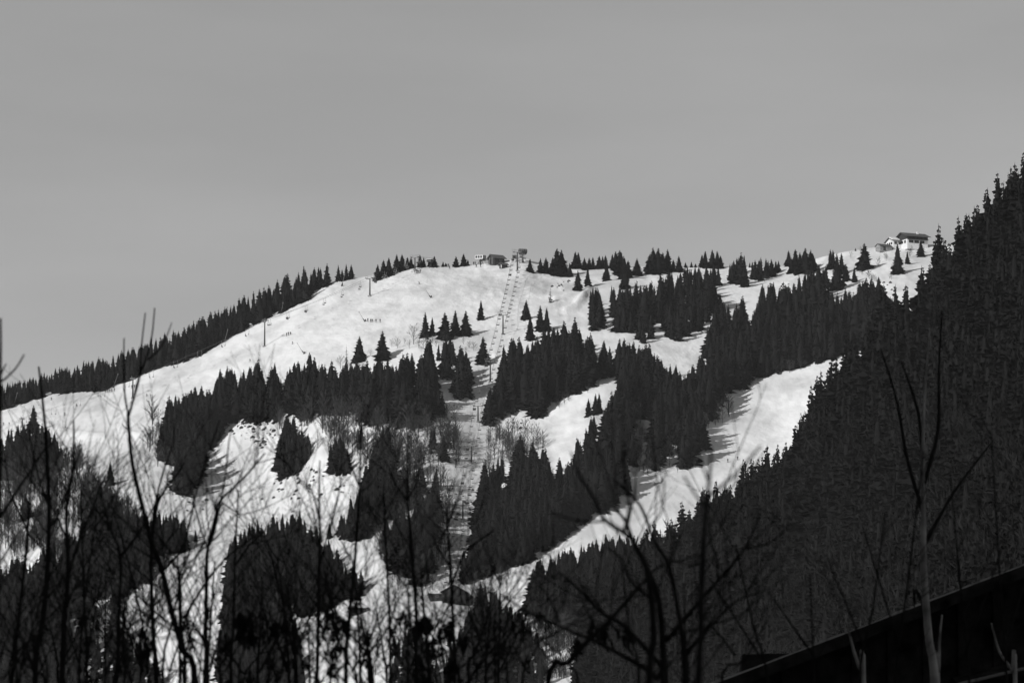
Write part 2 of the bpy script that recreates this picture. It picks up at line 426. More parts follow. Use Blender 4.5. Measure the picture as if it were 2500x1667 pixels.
LO = [spruce_shape(100 + i, 18, 8, rad=.25 + .025 * (i % 3), core=.5, tri=3, spiky=1.25) for i in range(8)]
LO = [(np.concatenate([V, trunk_shape()[0]]), np.concatenate([F, trunk_shape()[1] + len(V)])) for V, F in LO]
BARE = [bare_shape(300 + i) for i in range(5)]
SHRUB = [bare_shape(320 + i, spread=.75, nb=12, sub=4, rounded=True, w=.016) for i in range(4)]
NEARV = [spruce_shape(140 + i, 22, 8, rad=.21 + .02 * (i % 3), core=.35, gap=.12, tri=3, spiky=1.4) for i in range(5)]
NEARV = [(np.concatenate([V, trunk_shape(.013)[0]]), np.concatenate([F, trunk_shape(.013)[1] + len(V)])) for V, F in NEARV]

def merge(name, shapes, pos, h, wid, material, label, cat):
    """one mesh of many plants that nobody could count"""
    pos = np.asarray(pos); h = np.asarray(h); wid = np.asarray(wid)
    idx = rng.integers(0, len(shapes), len(pos)); ang = rng.random(len(pos)) * 6.283
    VV = []; FF = []; off = 0
    for k, (V, F) in enumerate(shapes):
        s = np.where(idx == k)[0]
        if not len(s): continue
        ca, sa = np.cos(ang[s])[:, None], np.sin(ang[s])[:, None]
        X = (V[None, :, 0] * ca - V[None, :, 1] * sa) * (h[s] * wid[s])[:, None] + pos[s, 0][:, None]
        Y = (V[None, :, 0] * sa + V[None, :, 1] * ca) * (h[s] * wid[s])[:, None] + pos[s, 1][:, None]
        Z = V[None, :, 2] * h[s][:, None] + pos[s, 2][:, None] - 0.2
        VV.append(np.stack([X, Y, Z], -1).reshape(-1, 3))
        FF.append((F[None] + (np.arange(len(s)) * len(V))[:, None, None] + off).reshape(-1, 3)); off += len(s) * len(V)
    me = np_mesh(name, np.concatenate(VV), np.concatenate(FF))
    return tag(link(name, me, material), label, cat, None, 'stuff')

# individual trees: shared meshes
def unit_mesh(name, VF, m):
    me = np_mesh(name, *VF); me.materials.append(m); return me
HI_CROWN = [unit_mesh('spruce_crown', spruce_shape(200 + i, 22, 9, rad=.255 + .025 * (i % 4), core=.52, tri=4, spiky=1.2), M['foliage']) for i in range(7)]
TALL_CROWN = [unit_mesh('tall_spruce_crown', spruce_shape(240 + i, 26, 9, rad=.19 + .02 * (i % 3), core=.3, gap=.2, tri=4, spiky=1.4), M['foliage']) for i in range(6)]
LARCH_CROWN = [unit_mesh('larch_crown', spruce_shape(260 + i, 20, 6, rad=.17, core=0, gap=.25, tri=2, spiky=1.5), M['larch']) for i in range(2)]
DEAD_CROWN = [unit_mesh('dead_tree_crown', spruce_shape(266, 16, 4, rad=.07, core=0, gap=.3, tri=2, spiky=1.6), M['foliage'])]
TRUNK = unit_mesh('conifer_trunk', trunk_shape(), M['trunk'])
BARE_CROWN = [unit_mesh('bare_crown', bare_shape(280 + i, nb=16, sub=9, rounded=True, spread=.34, w=.016), M['brush']) for i in range(3)]
BARE_TRUNK = unit_mesh('bare_trunk', trunk_shape(.016, .6), M['trunk'])

ORD = ['first','second','third','fourth','fifth','sixth','seventh','eighth','ninth','tenth','eleventh','twelfth','thirteenth','fourteenth','fifteenth',
 'sixteenth','seventeenth','eighteenth','nineteenth','twentieth']
TENS = {20: 'twenty', 30: 'thirty', 40: 'forty', 50: 'fifty', 60: 'sixty'}
def ordw(i):
    if i < 20: return ORD[i]
    t, o = divmod(i + 1, 10)
    return TENS[t * 10] + '-' + ORD[o - 1] if o else TENS[t * 10][:-1] + 'ieth'

def tree(name, crowns, trunk, p, h, wid, label, cat, group):
    e = empty(name, (p[0], p[1], p[2] - 0.25), rng.random() * 6.28, label, cat, group)
    e.scale = (h * wid, h * wid, h)
    link('trunk', trunk, None, e); link('crown', crowns[int(rng.integers(len(crowns)))], None, e)
    return e

nspruce = 0
PLACED = []
def spruces(phrase, group, crop, items, crowns=HI_CROWN, name='spruce_tree', cat='spruce', wid=1.0, surf=None, noun='spruce'):
    """items: (x, base y, height) in crop pixels, labelled by their order from the left"""
    global nspruce
    ox, oy, k = CROP[crop]
    items = sorted(items)
    for i, (x, yb, hp) in enumerate(items):
        u, v, hh = ox + k * x, oy + k * yb, hp * k
        on_hill = surf is None or u < 1470
        v = max(v, crest(u) + 1.5) if on_hill else max(v, crest2(u) + 1.5)
        p = h1(u, v) if on_hill else surf(np.array([u]), np.array([v]))[0]
        h = hh * p[1] / FPX * 1.03
        if len(items) == 1: lab = phrase
        else: lab = '%s %s from the left %s' % (ordw(i), noun, phrase)
        tree(name, crowns, TRUNK, p, h, wid * rng.uniform(1.02, 1.2), lab, cat, group if len(items) > 1 else None)
        nspruce += 1; PLACED.append((u, v))

# ------------------------------------------------------------------ hand-placed trees
spruces('on the snow just below the main piste', 'spruces standing below the main piste', 2,
        [(1375,815,200),(1427,805,150),(1525,825,215),(1605,800,200),(1683,800,200),(1800,690,158)], wid=1.05)
spruces('at the lower rim of the main piste', 'spruces at the lower rim of the piste', 2, [(870,1005,205),(1045,990,235),(1815,1022,220)])
spruces('beside the chairlift line right of its second pylon', 'spruces right of the chairlift', 3,
        [(265,690,160),(296,830,205),(375,770,205),(422,770,190)], wid=.95)
spruces('on the summit ridge right of the lift stations', 'spruces on the summit ridge', 3,
        [(295,345,112),(375,347,122),(415,350,128),(470,360,140),(500,365,215),(536,360,200),(598,377,116),(640,300,136),(665,300,132),
         (712,312,100),(747,306,95),(776,306,100),(825,302,106),(850,300,100),(872,302,110),(925,295,110),(950,320,160),(985,355,198),(1015,400,190),(1045,380,140),(1115,362,142)], wid=1.3)
spruces('in the pair on the slope under the summit ridge', 'paired spruces under the ridge', 3, [(662,492,165),(737,466,150)])
spruces('Lone spruce on open snow below the ridge, right of the spruce pair', None, 3, [(880,416,152)])
spruces('Slim spruce overlapping the edge of the upper forest patch', None, 3, [(1022,470,190)])
spruces('on the right half of the skyline', 'skyline spruces in the right half', 3,
        [(1213,335,150),(1238,345,208),(1276,345,205),(1308,332,160),(1350,330,182),(1390,322,92),(1436,332,132),(1485,287,45),(1530,292,50),(1562,290,36),
         (1612,292,105),(1637,296,136),(1690,296,146),(1728,300,140),(1752,300,105),(1560,372,78),(1480,392,80)], wid=1.3)
spruces('along the ridge left of the summit buildings', 'ridge spruces left of the summit', 2,
        [(1010,382,130),(1055,352,132),(1095,352,150),(1155,322,142),(1195,312,132),(1238,302,100),(1265,295,88),(1335,272,100),(1362,272,80),(1405,272,70),(1445,277,90),
         (1510,286,45),(1530,286,36),(1610,286,86),(1668,282,102),(1700,281,55)], wid=1.3)
spruces('in the clump on the skyline left of the chalet', 'skyline clump left of the chalet', 4,
        [(392,905,125),(415,965,130),(445,930,160),(480,975,175),(520,975,200),(560,955,172),(578,930,110)], wid=1.25)
spruces('in the cluster between the skyline clump and the chalet', 'spruces below and left of the chalet', 4,
        [(680,1075,180),(715,930,160),(735,925,150),(765,1085,290),(800,960,170),(832,1015,140),(897,1022,125),(620,1065,130),(590,1062,100)])
spruces('Broad dark spruce standing alone left of the chalet', None, 4, [(975,922,210)], wid=1.15)
spruces('Tiny spruce on the skyline left of the chalet', None, 4, [(905,790,28)])
spruces('Tall spruce in front of the chalet gable wall', None, 4, [(1228,962,250)])
spruces('Small spruce right of the tall one below the chalet', None, 4, [(1303,882,105)])
spruces('Broad spruce hiding the right half of the chalet', None, 4, [(1405,822,130)], wid=1.2)
spruces('in the ridge row right of the upper forest', 'ridge row right of the upper forest', 4,
        [(20,960,120),(55,1075,180),(95,905,45),(115,905,48),(135,1000,110),(170,1005,150),(220,1005,160),(262,990,140),(295,962,100),(316,952,92)])
spruces('Lone spruce on the piste at the left edge, behind the twigs', None, 5, [(190,152,165)], wid=1.0)
spruces('Lone spruce on grey snow among the lower left twigs', None, 5, [(632,440,140)], wid=1.15)
spruces('Small spruce in the bare wood at the far left', None, 5, [(146,620,150)])
spruces('at the tips of the tongue-shaped clearing', 'spruces at the tongue-shaped clearing', 3, [(742,1420,140),(795,1410,165),(825,1400,160)], wid=.9)
spruces('Thin larch-like spruce rising above the left forest belt', None, 2, [(770,1090,225)], crowns=LARCH_CROWN, wid=.75)
spruces('Leafless larch beside the forest belt, left part', None, 2, [(560,1110,125)], crowns=LARCH_CROWN, name='larch_tree', cat='larch')
spruces('Pale leafless larch alone on snow below the summit', None, 3, [(450,587,118)], crowns=LARCH_CROWN, name='larch_tree', cat='larch', wid=1.15)

def bares(items):
    for crop, x, yb, hp, lab in items:
        ox, oy, k = CROP[crop]; u, v = ox + k * x, oy + k * yb
        p = h1(u, max(v, crest(u) + 2)); h = hp * k * p[1] / FPX
        tree('bare_tree', BARE_CROWN, BARE_TRUNK, p, h, 1.0, lab, 'bare tree', None)
bares([(2, 1285, 865, 170, 'Rounded bare tree at the lower edge of the piste'),
       (2, 725, 1052, 115, 'Small bare tree left of the lower piste spruces'),
       (2, 1160, 895, 95, 'Low bare tree right of the tallest lower piste spruce'),
       (2, 1118, 885, 70, 'Lower of two bare bushes right of the piste spruce'),
       (2, 955, 962, 60, 'Small bare bush between the two lower piste spruces'),
       (2, 1745, 920, 80, 'Bare sapling beside the chairlift line left of the third pylon'),
       (4, 545, 1010, 70, 'Bare tree above the shaded forest left of the chalet'),
       (4, 1010, 1000, 80, 'Bare tree on snow right of the broad spruce'),
       (4, 1130, 850, 60, 'Bare bush on the slope below the stone hut'),
       (4, 870, 840, 55, 'Bare bush on the ridge left of the broad spruce')])

# ------------------------------------------------------------------ forest areas traced as outlines (tree tops to tree feet)
def inside(poly, u, v):
    x = np.array([p[0] for p in poly]); y = np.array([p[1] for p in poly]); r = np.zeros(np.shape(u), bool); j = len(x) - 1
    for i in range(len(x)):
        cnd = ((y[i] > v) != (y[j] > v)) & (u < (x[j] - x[i]) * (v - y[i]) / (y[j] - y[i] + 1e-12) + x[i]); r ^= cnd; j = i
    return r

A = c(1, (-150,1225),(0,1185),(230,1130),(430,1060),(560,1015),(700,990),(900,930),(1100,850),(1230,800),(1450,720),(1490,680),(1700,590),(1890,480),(2050,380),(2195,310)) + \
    c(2, (340,300),(480,285),(620,245),(740,238),(840,240),(980,262),(1000,330),(1000,362),(900,367),(780,388),(660,412),(500,495),(480,542),(280,640),(110,710),(0,775)) + \
    c(1, (1730,862),(1500,992),(1230,1062),(1110,1112),(900,1192),(800,1237),(380,1267),(270,1312),(0,1387),(-150,1440))
B = c(1, (1160,1568),(1250,1430),(1310,1300),(1440,1270),(1490,1215),(1560,1215),(1610,1260),(1640,1140),(1700,1100),(1770,1080),(1820,1140),(1870,1070),(1970,1040),(2030,1090),(2100,1040),(2150,1150)) + \
    c(2, (300,1150),(360,1010),(440,1040),(500,945),(560,1060),(620,1020),(690,1120),(770,1040),(800,1060),(870,1030),(950,1050),(1080,980),(1130,1060),(1240,950),(1310,1040),(1370,900),(1420,850),(1480,890),(1520,840),(1580,850),
         (1620,950),(1640,900),(1700,960),(1760,1080),(1730,1220),(1700,1280),(1720,1420),(1650,1500),(1560,1440),(1450,1450),(1340,1520),(1180,1540),(1100,1480),(930,1500),(910,1390),(830,1370),(700,1450),(650,1390),(580,1430),(480,1460),(290,1390),(230,1490)) + \
    c(5, (1340,60),(1240,140),(1250,215),(1170,280),(1150,430),(1090,490),(1000,520),(1030,420),(1040,320),(950,310),(920,270),(930,60))
Bh = [c(2, (1480,1080),(1560,1030),(1600,1080),(1560,1200),(1500,1190)), c(2, (1270,1120),(1330,1110),(1320,1180)), c(2, (1730,960),(1780,1040),(1800,1100),(1760,1100))]
C_ = c(5, (1640,25),(1700,60),(1715,190),(1770,130),(1800,280),(1700,380),(1620,400),(1590,340),(1600,160))
D_ = c(3, (70,1000),(90,880),(140,850),(200,840),(250,920),(290,850),(340,850),(380,960),(400,800),(500,720),(520,790),(570,720),(600,780),(630,700),(700,820),(740,760),(780,880),(850,870),(950,860),(1050,880),(1120,900),(1140,980),
         (1180,930),(1230,930),(1290,960),(1350,1000),(1420,1000),(1460,1090),(1510,970),(1550,1040),(1600,960),(1640,880),(1650,780),(1700,680),(1720,560),(1770,480),(1800,600),(1830,490),(1880,560),(1920,490),(1960,700),(2010,640),(2030,490),(2100,470)) + \
    c(4, (140,1150),(180,1090),(300,1050),(370,1080),(440,1040),(510,1000),(600,960),(680,930),(720,1060),(690,1140),(750,1160),(880,1080),(990,1080),(1070,1020),(1110,1110),(1200,1200),(1300,1400),(1100,1568)) + \
    [(2060, 872),(1965,897),(1899,913),(1808,938),(1805,960),(1761,966),(1755,999),(1700,1060),(1727,1075),(1706,1123),(1664,1157),(1583,1174),(1540,1150),(1540,1204),(1493,1230),(1430,1272),(1349,1327),(1285,1370),(1209,1400),
     (1125,1425),(1130,1353),(1155,1272),(1151,1204),(1172,1140),(1186,1100),(1181,1060),(1190,960),(1222,911)]
Dh = [c(3, (985,1125),(900,1140),(780,1210),(600,1290),(480,1370),(440,1440),(350,1490),(280,1500),(260,1430),(130,1420),(150,1530),(280,1590)) + c(6, (1390,100),(1540,250),(1600,240),(1700,80)) + c(3, (680,1560),(720,1420),(760,1400),(850,1330),(900,1240),(940,1200)),
      c(3, (1130,940),(1240,900),(1350,880),(1600,755),(1648,790),(1625,890),(1560,1010),(1460,1075),(1380,990),(1280,940)),
      c(3, (120,1410),(260,1400),(250,1500),(150,1480)), c(3, (345,930),(395,960),(390,1000),(350,980)),
      c(6, (1130,100),(1290,60),(1290,330),(1230,260),(1140,250)), c(7, (820,60),(900,50),(890,170),(820,180)), c(7, (990,180),(1060,170),(1050,260),(1000,280)), c(7, (800,330),(1060,340),(1090,385),(900,420),(800,400))]
E_ = c(3, (750,470),(800,450),(840,540),(880,520),(920,430),(960,440),(990,460),(1100,450),(1200,420),(1260,430),(1300,380),(1370,340),(1480,330),(1600,320),(1700,300),(1800,300),(1850,210),(1890,205),(1980,250),(2060,230),(2130,225),(2195,250),
         (2195,350),(2100,400),(1940,430),(1840,460),(1800,420),(1690,480),(1700,640),(1650,700),(1590,780),(1420,850),(1350,870),(1280,760),(1230,880),(1120,860),(1060,830),(1040,780),(930,830),(880,750),(790,800),(750,740))
Eh = [c(3, (910,610),(945,600),(940,700),(910,690)), c(3, (1265,690),(1305,680),(1300,770),(1265,770))]
Gp = c(5, (-150,150),(0,175),(60,130),(130,120),(260,115),(310,140),(350,220),(400,290),(330,380),(200,420),(-150,430))
G3 = c(5, (560,430),(640,440),(700,560),(770,580),(850,600),(950,590),(1060,640),(1150,690),(1130,760),(1030,830),(950,850),(900,960),(800,1010),(540,1000),(400,950),(250,900),(120,870),(60,870),(-100,1040),(-100,1400),(300,1500),(400,1200),(300,1000))
H_ = c(5, (1250,1300),(1280,1000),(1300,800),(1380,680),(1450,650),(1520,670),(1590,590),(1640,640),(1680,620),(1730,600),(1780,700),(1850,760)) + c(6, (180,750),(260,770),(320,880),(360,930),(430,920),(470,1030),(480,1090),(300,1150),(100,1220),(0,1280))
I1 = c(6, (410,470),(470,250),(540,100),(590,90),(610,320),(640,430),(640,560),(560,650),(460,745),(270,765),(170,755),(250,640),(350,560))
I3 = c(6, (560,640),(640,600),(740,540),(800,430),(900,400),(960,480),(955,620),(925,700),(935,960),(890,1010),(860,1060),(740,1050),(640,1000),(560,900),(500,780))
I4 = c(6, (890,150),(940,80),(985,140),(1000,280),(980,340),(900,340))
I5 = c(6, (800,150),(840,90),(880,150),(870,250),(810,250)); I6 = c(6, (240,200),(330,130),(350,250),(370,370),(250,380)); I7 = c(6, (400,130),(430,60),(450,200),(420,350))
I8 = c(6, (60,120),(110,110),(150,260),(70,330),(0,390),(-40,200),(0,80))
J_ = c(6, (1050,1130),(1110,1000),(1220,1080),(1390,1200),(1450,1310),(1480,1420),(1470,1620),(960,1620),(1000,1350))
K_ = c(7, (205,1140),(210,980),(250,900),(290,850),(340,850),(430,810),(480,800),(600,770),(740,715),(800,780),(870,760),(990,760),(1000,1300),(560,1340),(420,1250),(300,1200))
M1 = c(5, (-150,960),(40,900),(150,860),(260,800),(330,720),(430,690),(560,600),(640,470),(720,580),(860,610),(960,600),(1080,650),(1150,690),(1130,770),(1030,830),(950,860),(900,970),(800,1010),(700,1100),(640,1250),(780,1330),(900,1420),(1000,1640),(-150,1640))
M1h = [c(5, (-100,780),(40,800),(50,860),(10,960),(-100,1000)), c(5, (90,660),(200,640),(220,860),(140,880)), c(5, (540,1080),(620,1080),(620,1280),(560,1280)), c(5, (400,1120),(440,1120),(440,1240),(400,1240)), c(5, (300,640),(380,640),(360,760),(310,740))]
M2 = c(6, (-380,960),(-300,990),(-100,1040),(0,1200),(110,1220),(80,1330),(110,1640),(-400,1640))
M3 = c(6, (560,1330),(680,1250),(780,1200),(830,1320),(900,1310),(960,1210),(1050,1130),(1130,1200),(1110,1640),(580,1640))
M4 = c(6, (620,380),(760,330),(960,340),(950,480),(800,440),(740,560),(640,600),(560,650),(600,500))
M5 = c(6, (440,430),(560,330),(620,300),(640,560),(560,650),(450,740),(280,760),(380,560))
BELT = [(M1, M1h, 60, 105, 27, 14), (M2, [], 60, 90, 22, 11), (M3, [], 50, 95, 27, 14), (M4, [], 40, 80, 26, 14), (M5, [], 60, 100, 22, 11),
    (A, [], 58, 82, 11, 6), (B, Bh, 78, 118, 21, 11), (C_, [], 60, 95, 17, 9), (D_, Dh, 78, 118, 21, 11), (E_, Eh, 62, 92, 20, 10),
    (Gp, [], 60, 90, 19, 9), (G3, [], 60, 105, 26, 12), (H_, [], 70, 110, 22, 13), (I1, [], 80, 120, 20, 10), (I3, [], 75, 115, 24, 12), (I4, [], 80, 110, 18, 10),
    (I5, [], 50, 70, 16, 10), (I6, [], 60, 95, 18, 10), (I7, [], 80, 110, 20, 14), (I8, [], 60, 90, 18, 10), (J_, [], 60, 110, 24, 12), (K_, [], 70, 95, 20, 10)]
OPEN = [  # open snow that no tree may stand in or cover
    c(6, (1010,-60),(1130,-60),(1120,200),(1130,300),(1085,440),(1062,560),(1075,640),(1040,740),(1000,830),(985,900),(980,1000),(890,1000),(860,940),(870,850),(880,700),(895,620),(900,480),(930,330),(965,230),(965,100)),
    
    c(7, (40,1060),(160,955),(330,835),(560,770),(430,812),(345,850),(290,862),(245,905),(212,1000),(207,1165),(100,1105)),
    c(6, (290,775),(460,755),(500,800),(560,900),(640,1000),(740,1050),(830,1080),(830,1330),(780,1200),(690,1240),(600,1300),(570,1568),(120,1568),(90,1290),(200,1215),(440,1155),(490,1080),(430,930),(340,880)),
    c(6, (800,1000),(1050,1000),(1050,1130),(960,1210),(900,1310),(840,1320)),
    c(5, (960,850),(1150,780),(1290,830),(1270,1000),(1250,1300),(1000,1300),(920,1150),(900,980))]
STRIP = c(6, (1010,-60),(1125,-60),(1115,200),(1120,300),(1080,440),(1058,560),(1070,640),(1035,740),(995,830),(980,900),(975,1000),(925,1000),(935,850),(945,700),(965,620),(965,480),(985,330),(1008,230),(990,100))
fu = []; fv = []; fh = []
for poly, holes, h0, hh, du, dv in BELT:
    pu = [p[0] for p in poly]; pv = [p[1] for p in poly]
    a = np.arange(min(pu), max(pu), du); b = np.arange(min(pv), max(pv), dv)
    U, V = np.meshgrid(a, b); U = (U + rng.uniform(-.5, .5, U.shape) * du + (np.arange(len(b)) % 2)[:, None] * du / 2).ravel(); V = (V + rng.uniform(-.5, .5, V.shape) * dv).ravel()
    H = rng.uniform(h0, hh, U.shape) * rng.choice([.62, .8, 1, 1, 1.12], U.shape)
    ok = inside(poly, U, V) & (V > crest(U) + 1); H0 = H.copy()
    # shrink trees whose tops would poke far above the traced outline
    for _ in range(14):
        top = inside(poly, U, V - H * .95); H = np.where(top, H, H * .93)
    ok &= inside(poly, U, V - H * .93) & (H > 26) & (H > .5 * H0)
    H = H * (rng.uniform(.88, 1.28, U.shape) if poly is not A else rng.uniform(.85, 1.08, U.shape))
    for hl in holes + OPEN:
        for f, w_ in ((0, .16), (.35, .12), (.7, .05), (.95, 0)): ok &= ~inside(hl, U - H * w_, V - H * f) & ~inside(hl, U + H * w_, V - H * f)
    # the near spur hides what lies behind it
    ok &= ~((U > 1260) & (V - H > crest2(U) + 40))
    fu.append(U[ok]); fv.append(V[ok]); fh.append(H[ok])
FU = np.concatenate(fu); FV = np.concatenate(fv); FH = np.concatenate(fh)
FP = hill(FU, FV); FHm = FH * FP[:, 1] / FPX
print('forest trees', len(FU))
# the largest ones of the belts as trees of their own
front = np.argsort(-FH)[:0]
belt_no = np.concatenate([np.full(len(x), i) for i, x in enumerate(fu)])
pick = []
for bi, n, lab, grp in ((6, 34, 'tall dark spruce standing in the closed forest belt below the main piste', 'spruces of the belt below the main piste'),
                   (8, 40, 'tall dark spruce in the broad forest between the lift line and right-hand piste', 'spruces between the lift line and right-hand piste'),
                   (7, 3, 'dark spruce in the small block beside the lower left snowfield', 'spruces of the lower left block')):
    s = np.where(belt_no == bi)[0]
    topv = FV[s] - FH[s]
    # trees whose tips stand free at the upper rim of the belt show largest
    order = np.argsort([np.sum((np.abs(FU[s] - FU[i]) < 22) & (FV[s] - FH[s] < FV[i] - FH[i])) * 100 - FH[i] for i in s])
    for j in s[order[:n]]:
        pick.append(j)
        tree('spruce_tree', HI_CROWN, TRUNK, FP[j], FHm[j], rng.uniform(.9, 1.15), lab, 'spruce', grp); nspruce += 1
rest = np.setdiff1d(np.arange(len(FU)), pick)
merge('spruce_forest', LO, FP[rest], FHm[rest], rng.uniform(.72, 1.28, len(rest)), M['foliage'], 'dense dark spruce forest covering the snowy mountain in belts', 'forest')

# ---- bare broadleaf wood and scrub on the mountain
BR = [ (c(2, (290,1380),(480,1470),(580,1440),(700,1460),(830,1380),(910,1400),(930,1568),(200,1568)), 20, 9, 30, 60),
       (c(6, (60,40),(160,20),(420,30),(540,60),(620,60),(780,70),(960,30),(1000,260),(960,470),(800,460),(640,560),(600,300),(400,330),(250,360),(130,300)), 13, 7, 28, 70),
       (c(6, (540,640),(760,560),(960,470),(960,640),(930,980),(860,1040),(640,1000),(500,760)), 16, 9, 30, 60),
       (c(6, (1150,170),(1290,90),(1400,110),(1480,220),(1290,340),(1150,300)), 12, 6, 25, 50),
       (c(6, (1110,330),(1180,260),(1180,520),(1100,460)), 13, 8, 20, 45),
       (c(7, (690,60),(900,60),(1080,130),(1240,100),(1400,0),(1440,0),(1230,180),(1180,290),(1060,370),(810,360),(700,260)), 14, 7, 22, 60),
       (c(3, (1740,1180),(1810,1170),(1800,1330),(1700,1440),(1620,1568),(1420,1568),(1500,1400),(1650,1300)), 13, 7, 20, 50),
       (c(3, (480,1350),(600,1290),(780,1210),(900,1150),(900,1165),(640,1295),(500,1400)), 12, 5, 14, 24),
       (c(5, (0,400),(330,380),(420,290),(520,330),(560,420),(640,560),(760,600),(820,700),(600,900),(300,900),(100,860),(0,760)), 9, 5, 30, 62),
       (c(5, (840,60),(930,30),(930,280),(1020,330),(1020,480),(980,500),(900,400),(830,200)), 12, 7, 30, 62),
       (c(5, (1160,130),(1260,80),(1250,220),(1150,430),(1060,500),(1080,300)), 14, 8, 20, 40),
       (c(5, (760,990),(960,850),(1000,900),(900,1250),(1000,1320),(820,1300),(500,1400),(380,1200),(400,1000)), 15, 9, 25, 60),
       (c(6, (500,760),(560,760),(700,1000),(820,1050),(600,1050),(540,900)), 13, 8, 25, 55),
       (c(6, (1220,1090),(1390,1190),(1560,1240),(1700,1290),(1720,1400),(1600,1568),(1470,1568),(1480,1400),(1400,1250)), 11, 6, 30, 70),
       (c(6, (1010,990),(1140,960),(1330,890),(1390,870),(1390,900),(1220,1010),(1200,1090),(1040,1120),(1060,1030)), 11, 6, 18, 40),
       (c(6, (100,1300),(500,1200),(560,1568),(150,1568)), 30, 20, 20, 40),
       (c(2, (1060,880),(1400,840),(1720,870),(1720,980),(1500,870),(1100,960)), 20, 8, 14, 30),
       (c(2, (1700,1150),(1760,1100),(1790,1280),(1740,1420),(1710,1330)), 13, 9, 20, 40),
       (c(4, (0,1100),(140,1050),(400,960),(640,920),(700,1000),(300,1060),(150,1140)), 30, 10, 10, 22),
       (c(4, (820,800),(930,790),(1030,770),(1190,800),(1340,780),(1480,770),(1500,900),(1250,980),(1000,1080),(850,900)), 26, 10, 10, 26),
       (c(8, (420,110),(500,110),(600,90),(620,110),(480,185),(200,255),(190,235)), 13, 5, 14, 34),
]
bu = []; bv = []; bh = []
for poly, du, dv, h0, hh in BR:
    pu = [p[0] for p in poly]; pv = [p[1] for p in poly]
    n = int((max(pu) - min(pu)) * (max(pv) - min(pv)) / (du * dv))
    U = rng.uniform(min(pu), max(pu), n); V = rng.uniform(min(pv), max(pv), n); H = rng.uniform(h0, hh, n)
    clump = vnoise(U / 30, V / 18) + .25 > rng.uniform(0, .55, n)
    ok = inside(poly, U, V) & (V > crest(U) + 2) & clump & ~inside(OPEN[1], U, V) & ~inside(OPEN[1], U, V - H * .8) & ~inside(STRIP, U, V) & ~inside(STRIP, U, V - H * .6)
    bu.append(U[ok]); bv.append(V[ok]); bh.append(H[ok])
BU = np.concatenate(bu); BV = np.concatenate(bv); BH = np.concatenate(bh); BP = hill(BU, BV); BHm = BH * BP[:, 1] / FPX
print('bare trees', len(BU))
merge('bare_woodland', BARE, BP, BHm, rng.uniform(.8, 1.3, len(BU)), M['brush'], 'leafless broadleaf wood and brush between the spruce belts', 'woodland')
# low scrub and bare earth clods poking through the snow
SCR = [(c(5, (1360,60),(1540,70),(1590,140),(1500,220),(1380,150),(1260,110)), 90), (c(6, (960,480),(1070,440),(1060,620),(930,660)), 60), (c(5, (1500,400),(1880,330),(1880,520),(1480,530)), 50),
       (c(2, (0,1470),(280,1420),(500,1480),(900,1400),(900,1568),(0,1568)), 70), (c(3, (130,1440),(290,1490),(290,1540),(130,1510)), 16), (c(5, (1000,470),(1200,500),(1200,600),(1000,560)), 25),
       (c(6, (640,50),(960,40),(960,120),(640,140)), 50), (c(3, (380,400),(620,400),(560,500),(400,480)), 30), (c(4, (1080,1030),(1240,1030),(1240,1110),(1100,1110)), 12), (c(6, (1130,960),(1390,870),(1330,920),(1200,1010)), 30),
       (c(6, (0,330),(160,330),(400,380),(350,500),(0,520)), 60)]
sv = []
for k_, (poly, n) in enumerate(SCR):
    n = n if k_ == 0 else int(n * .45)
    pu = [p[0] for p in poly]; pv = [p[1] for p in poly]
    U = rng.uniform(min(pu), max(pu), n * 3); V = rng.uniform(min(pv), max(pv), n * 3); ok = inside(poly, U, V); sv.append(np.stack([U[ok][:n], V[ok][:n]], 1))
S_ = np.concatenate(sv); SP = hill(S_[:, 0], S_[:, 1])
def clod(seed):
    r = np.random.default_rng(seed); V = [(0, 0, .8)]; n = 7
    for k in range(n): a = 6.283 * k / n; q = r.uniform(.4, .8); V.append((q * math.cos(a), q * math.sin(a), r.uniform(.2, .5)))
    for k in range(n): a = 6.283 * k / n; q = r.uniform(.6, 1.); V.append((q * math.cos(a), q * math.sin(a), -.3))
    F = [(0, 1 + k, 1 + (k + 1) % n) for k in range(n)]
    for k in range(n): a, b = 1 + k, 1 + (k + 1) % n; F += [(a, a + n, b + n), (a, b + n, b)]
    return np.array(V), np.array(F)
merge('scrub_clods', [clod(i) for i in range(5)], SP + np.array([0, 0, .2]), rng.uniform(.3, 1.2, len(SP)) ** 1.3, rng.uniform(.6, 1.5, len(SP)), M['rock'], 'small dark tufts and earth clods showing through thin snow', 'scrub')

# ------------------------------------------------------------------ trees of the near spur
nu = []; nv = []; nh = []; edge = []
u = 1240.0
while u < 2640:
    D = float(dep2(u)); hm = rng.uniform(13, 24) if u > 1700 else rng.uniform(12, 17)
    s = rng.uniform(1, 26); edge.append((u, float(crest2(u)) + s, hm)); u += rng.uniform(4.5, 11) * 1500 / D
for uu, du in ((np.arange(1240, 2760, 28.0), 28),):
    for s in np.arange(26, 1150, 21):
        U = uu + rng.uniform(-12, 12, len(uu)); V = crest2(U) + s + rng.uniform(-8, 8, len(uu))
        ok = (V < 1850) & (U > 1400) & (rng.random(len(uu)) < np.interp(V, [1200, 1500], [1, .75]))
        nu += list(U[ok]); nv += list(V[ok])
NU = np.array(nu); NV = np.array(nv); NP = spur(NU, NV)
nearrim = NV - crest2(NU) < 110
hN = rng.uniform(13, 25, len(NU))
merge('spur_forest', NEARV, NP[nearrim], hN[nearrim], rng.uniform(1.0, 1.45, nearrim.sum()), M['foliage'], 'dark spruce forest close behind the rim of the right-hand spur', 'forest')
merge('shaded_slope_forest', NEARV, NP[~nearrim], hN[~nearrim], rng.uniform(1.0, 1.4, (~nearrim).sum()), M['foliage'], 'shadowed forest covering the whole right-hand slope', 'forest')
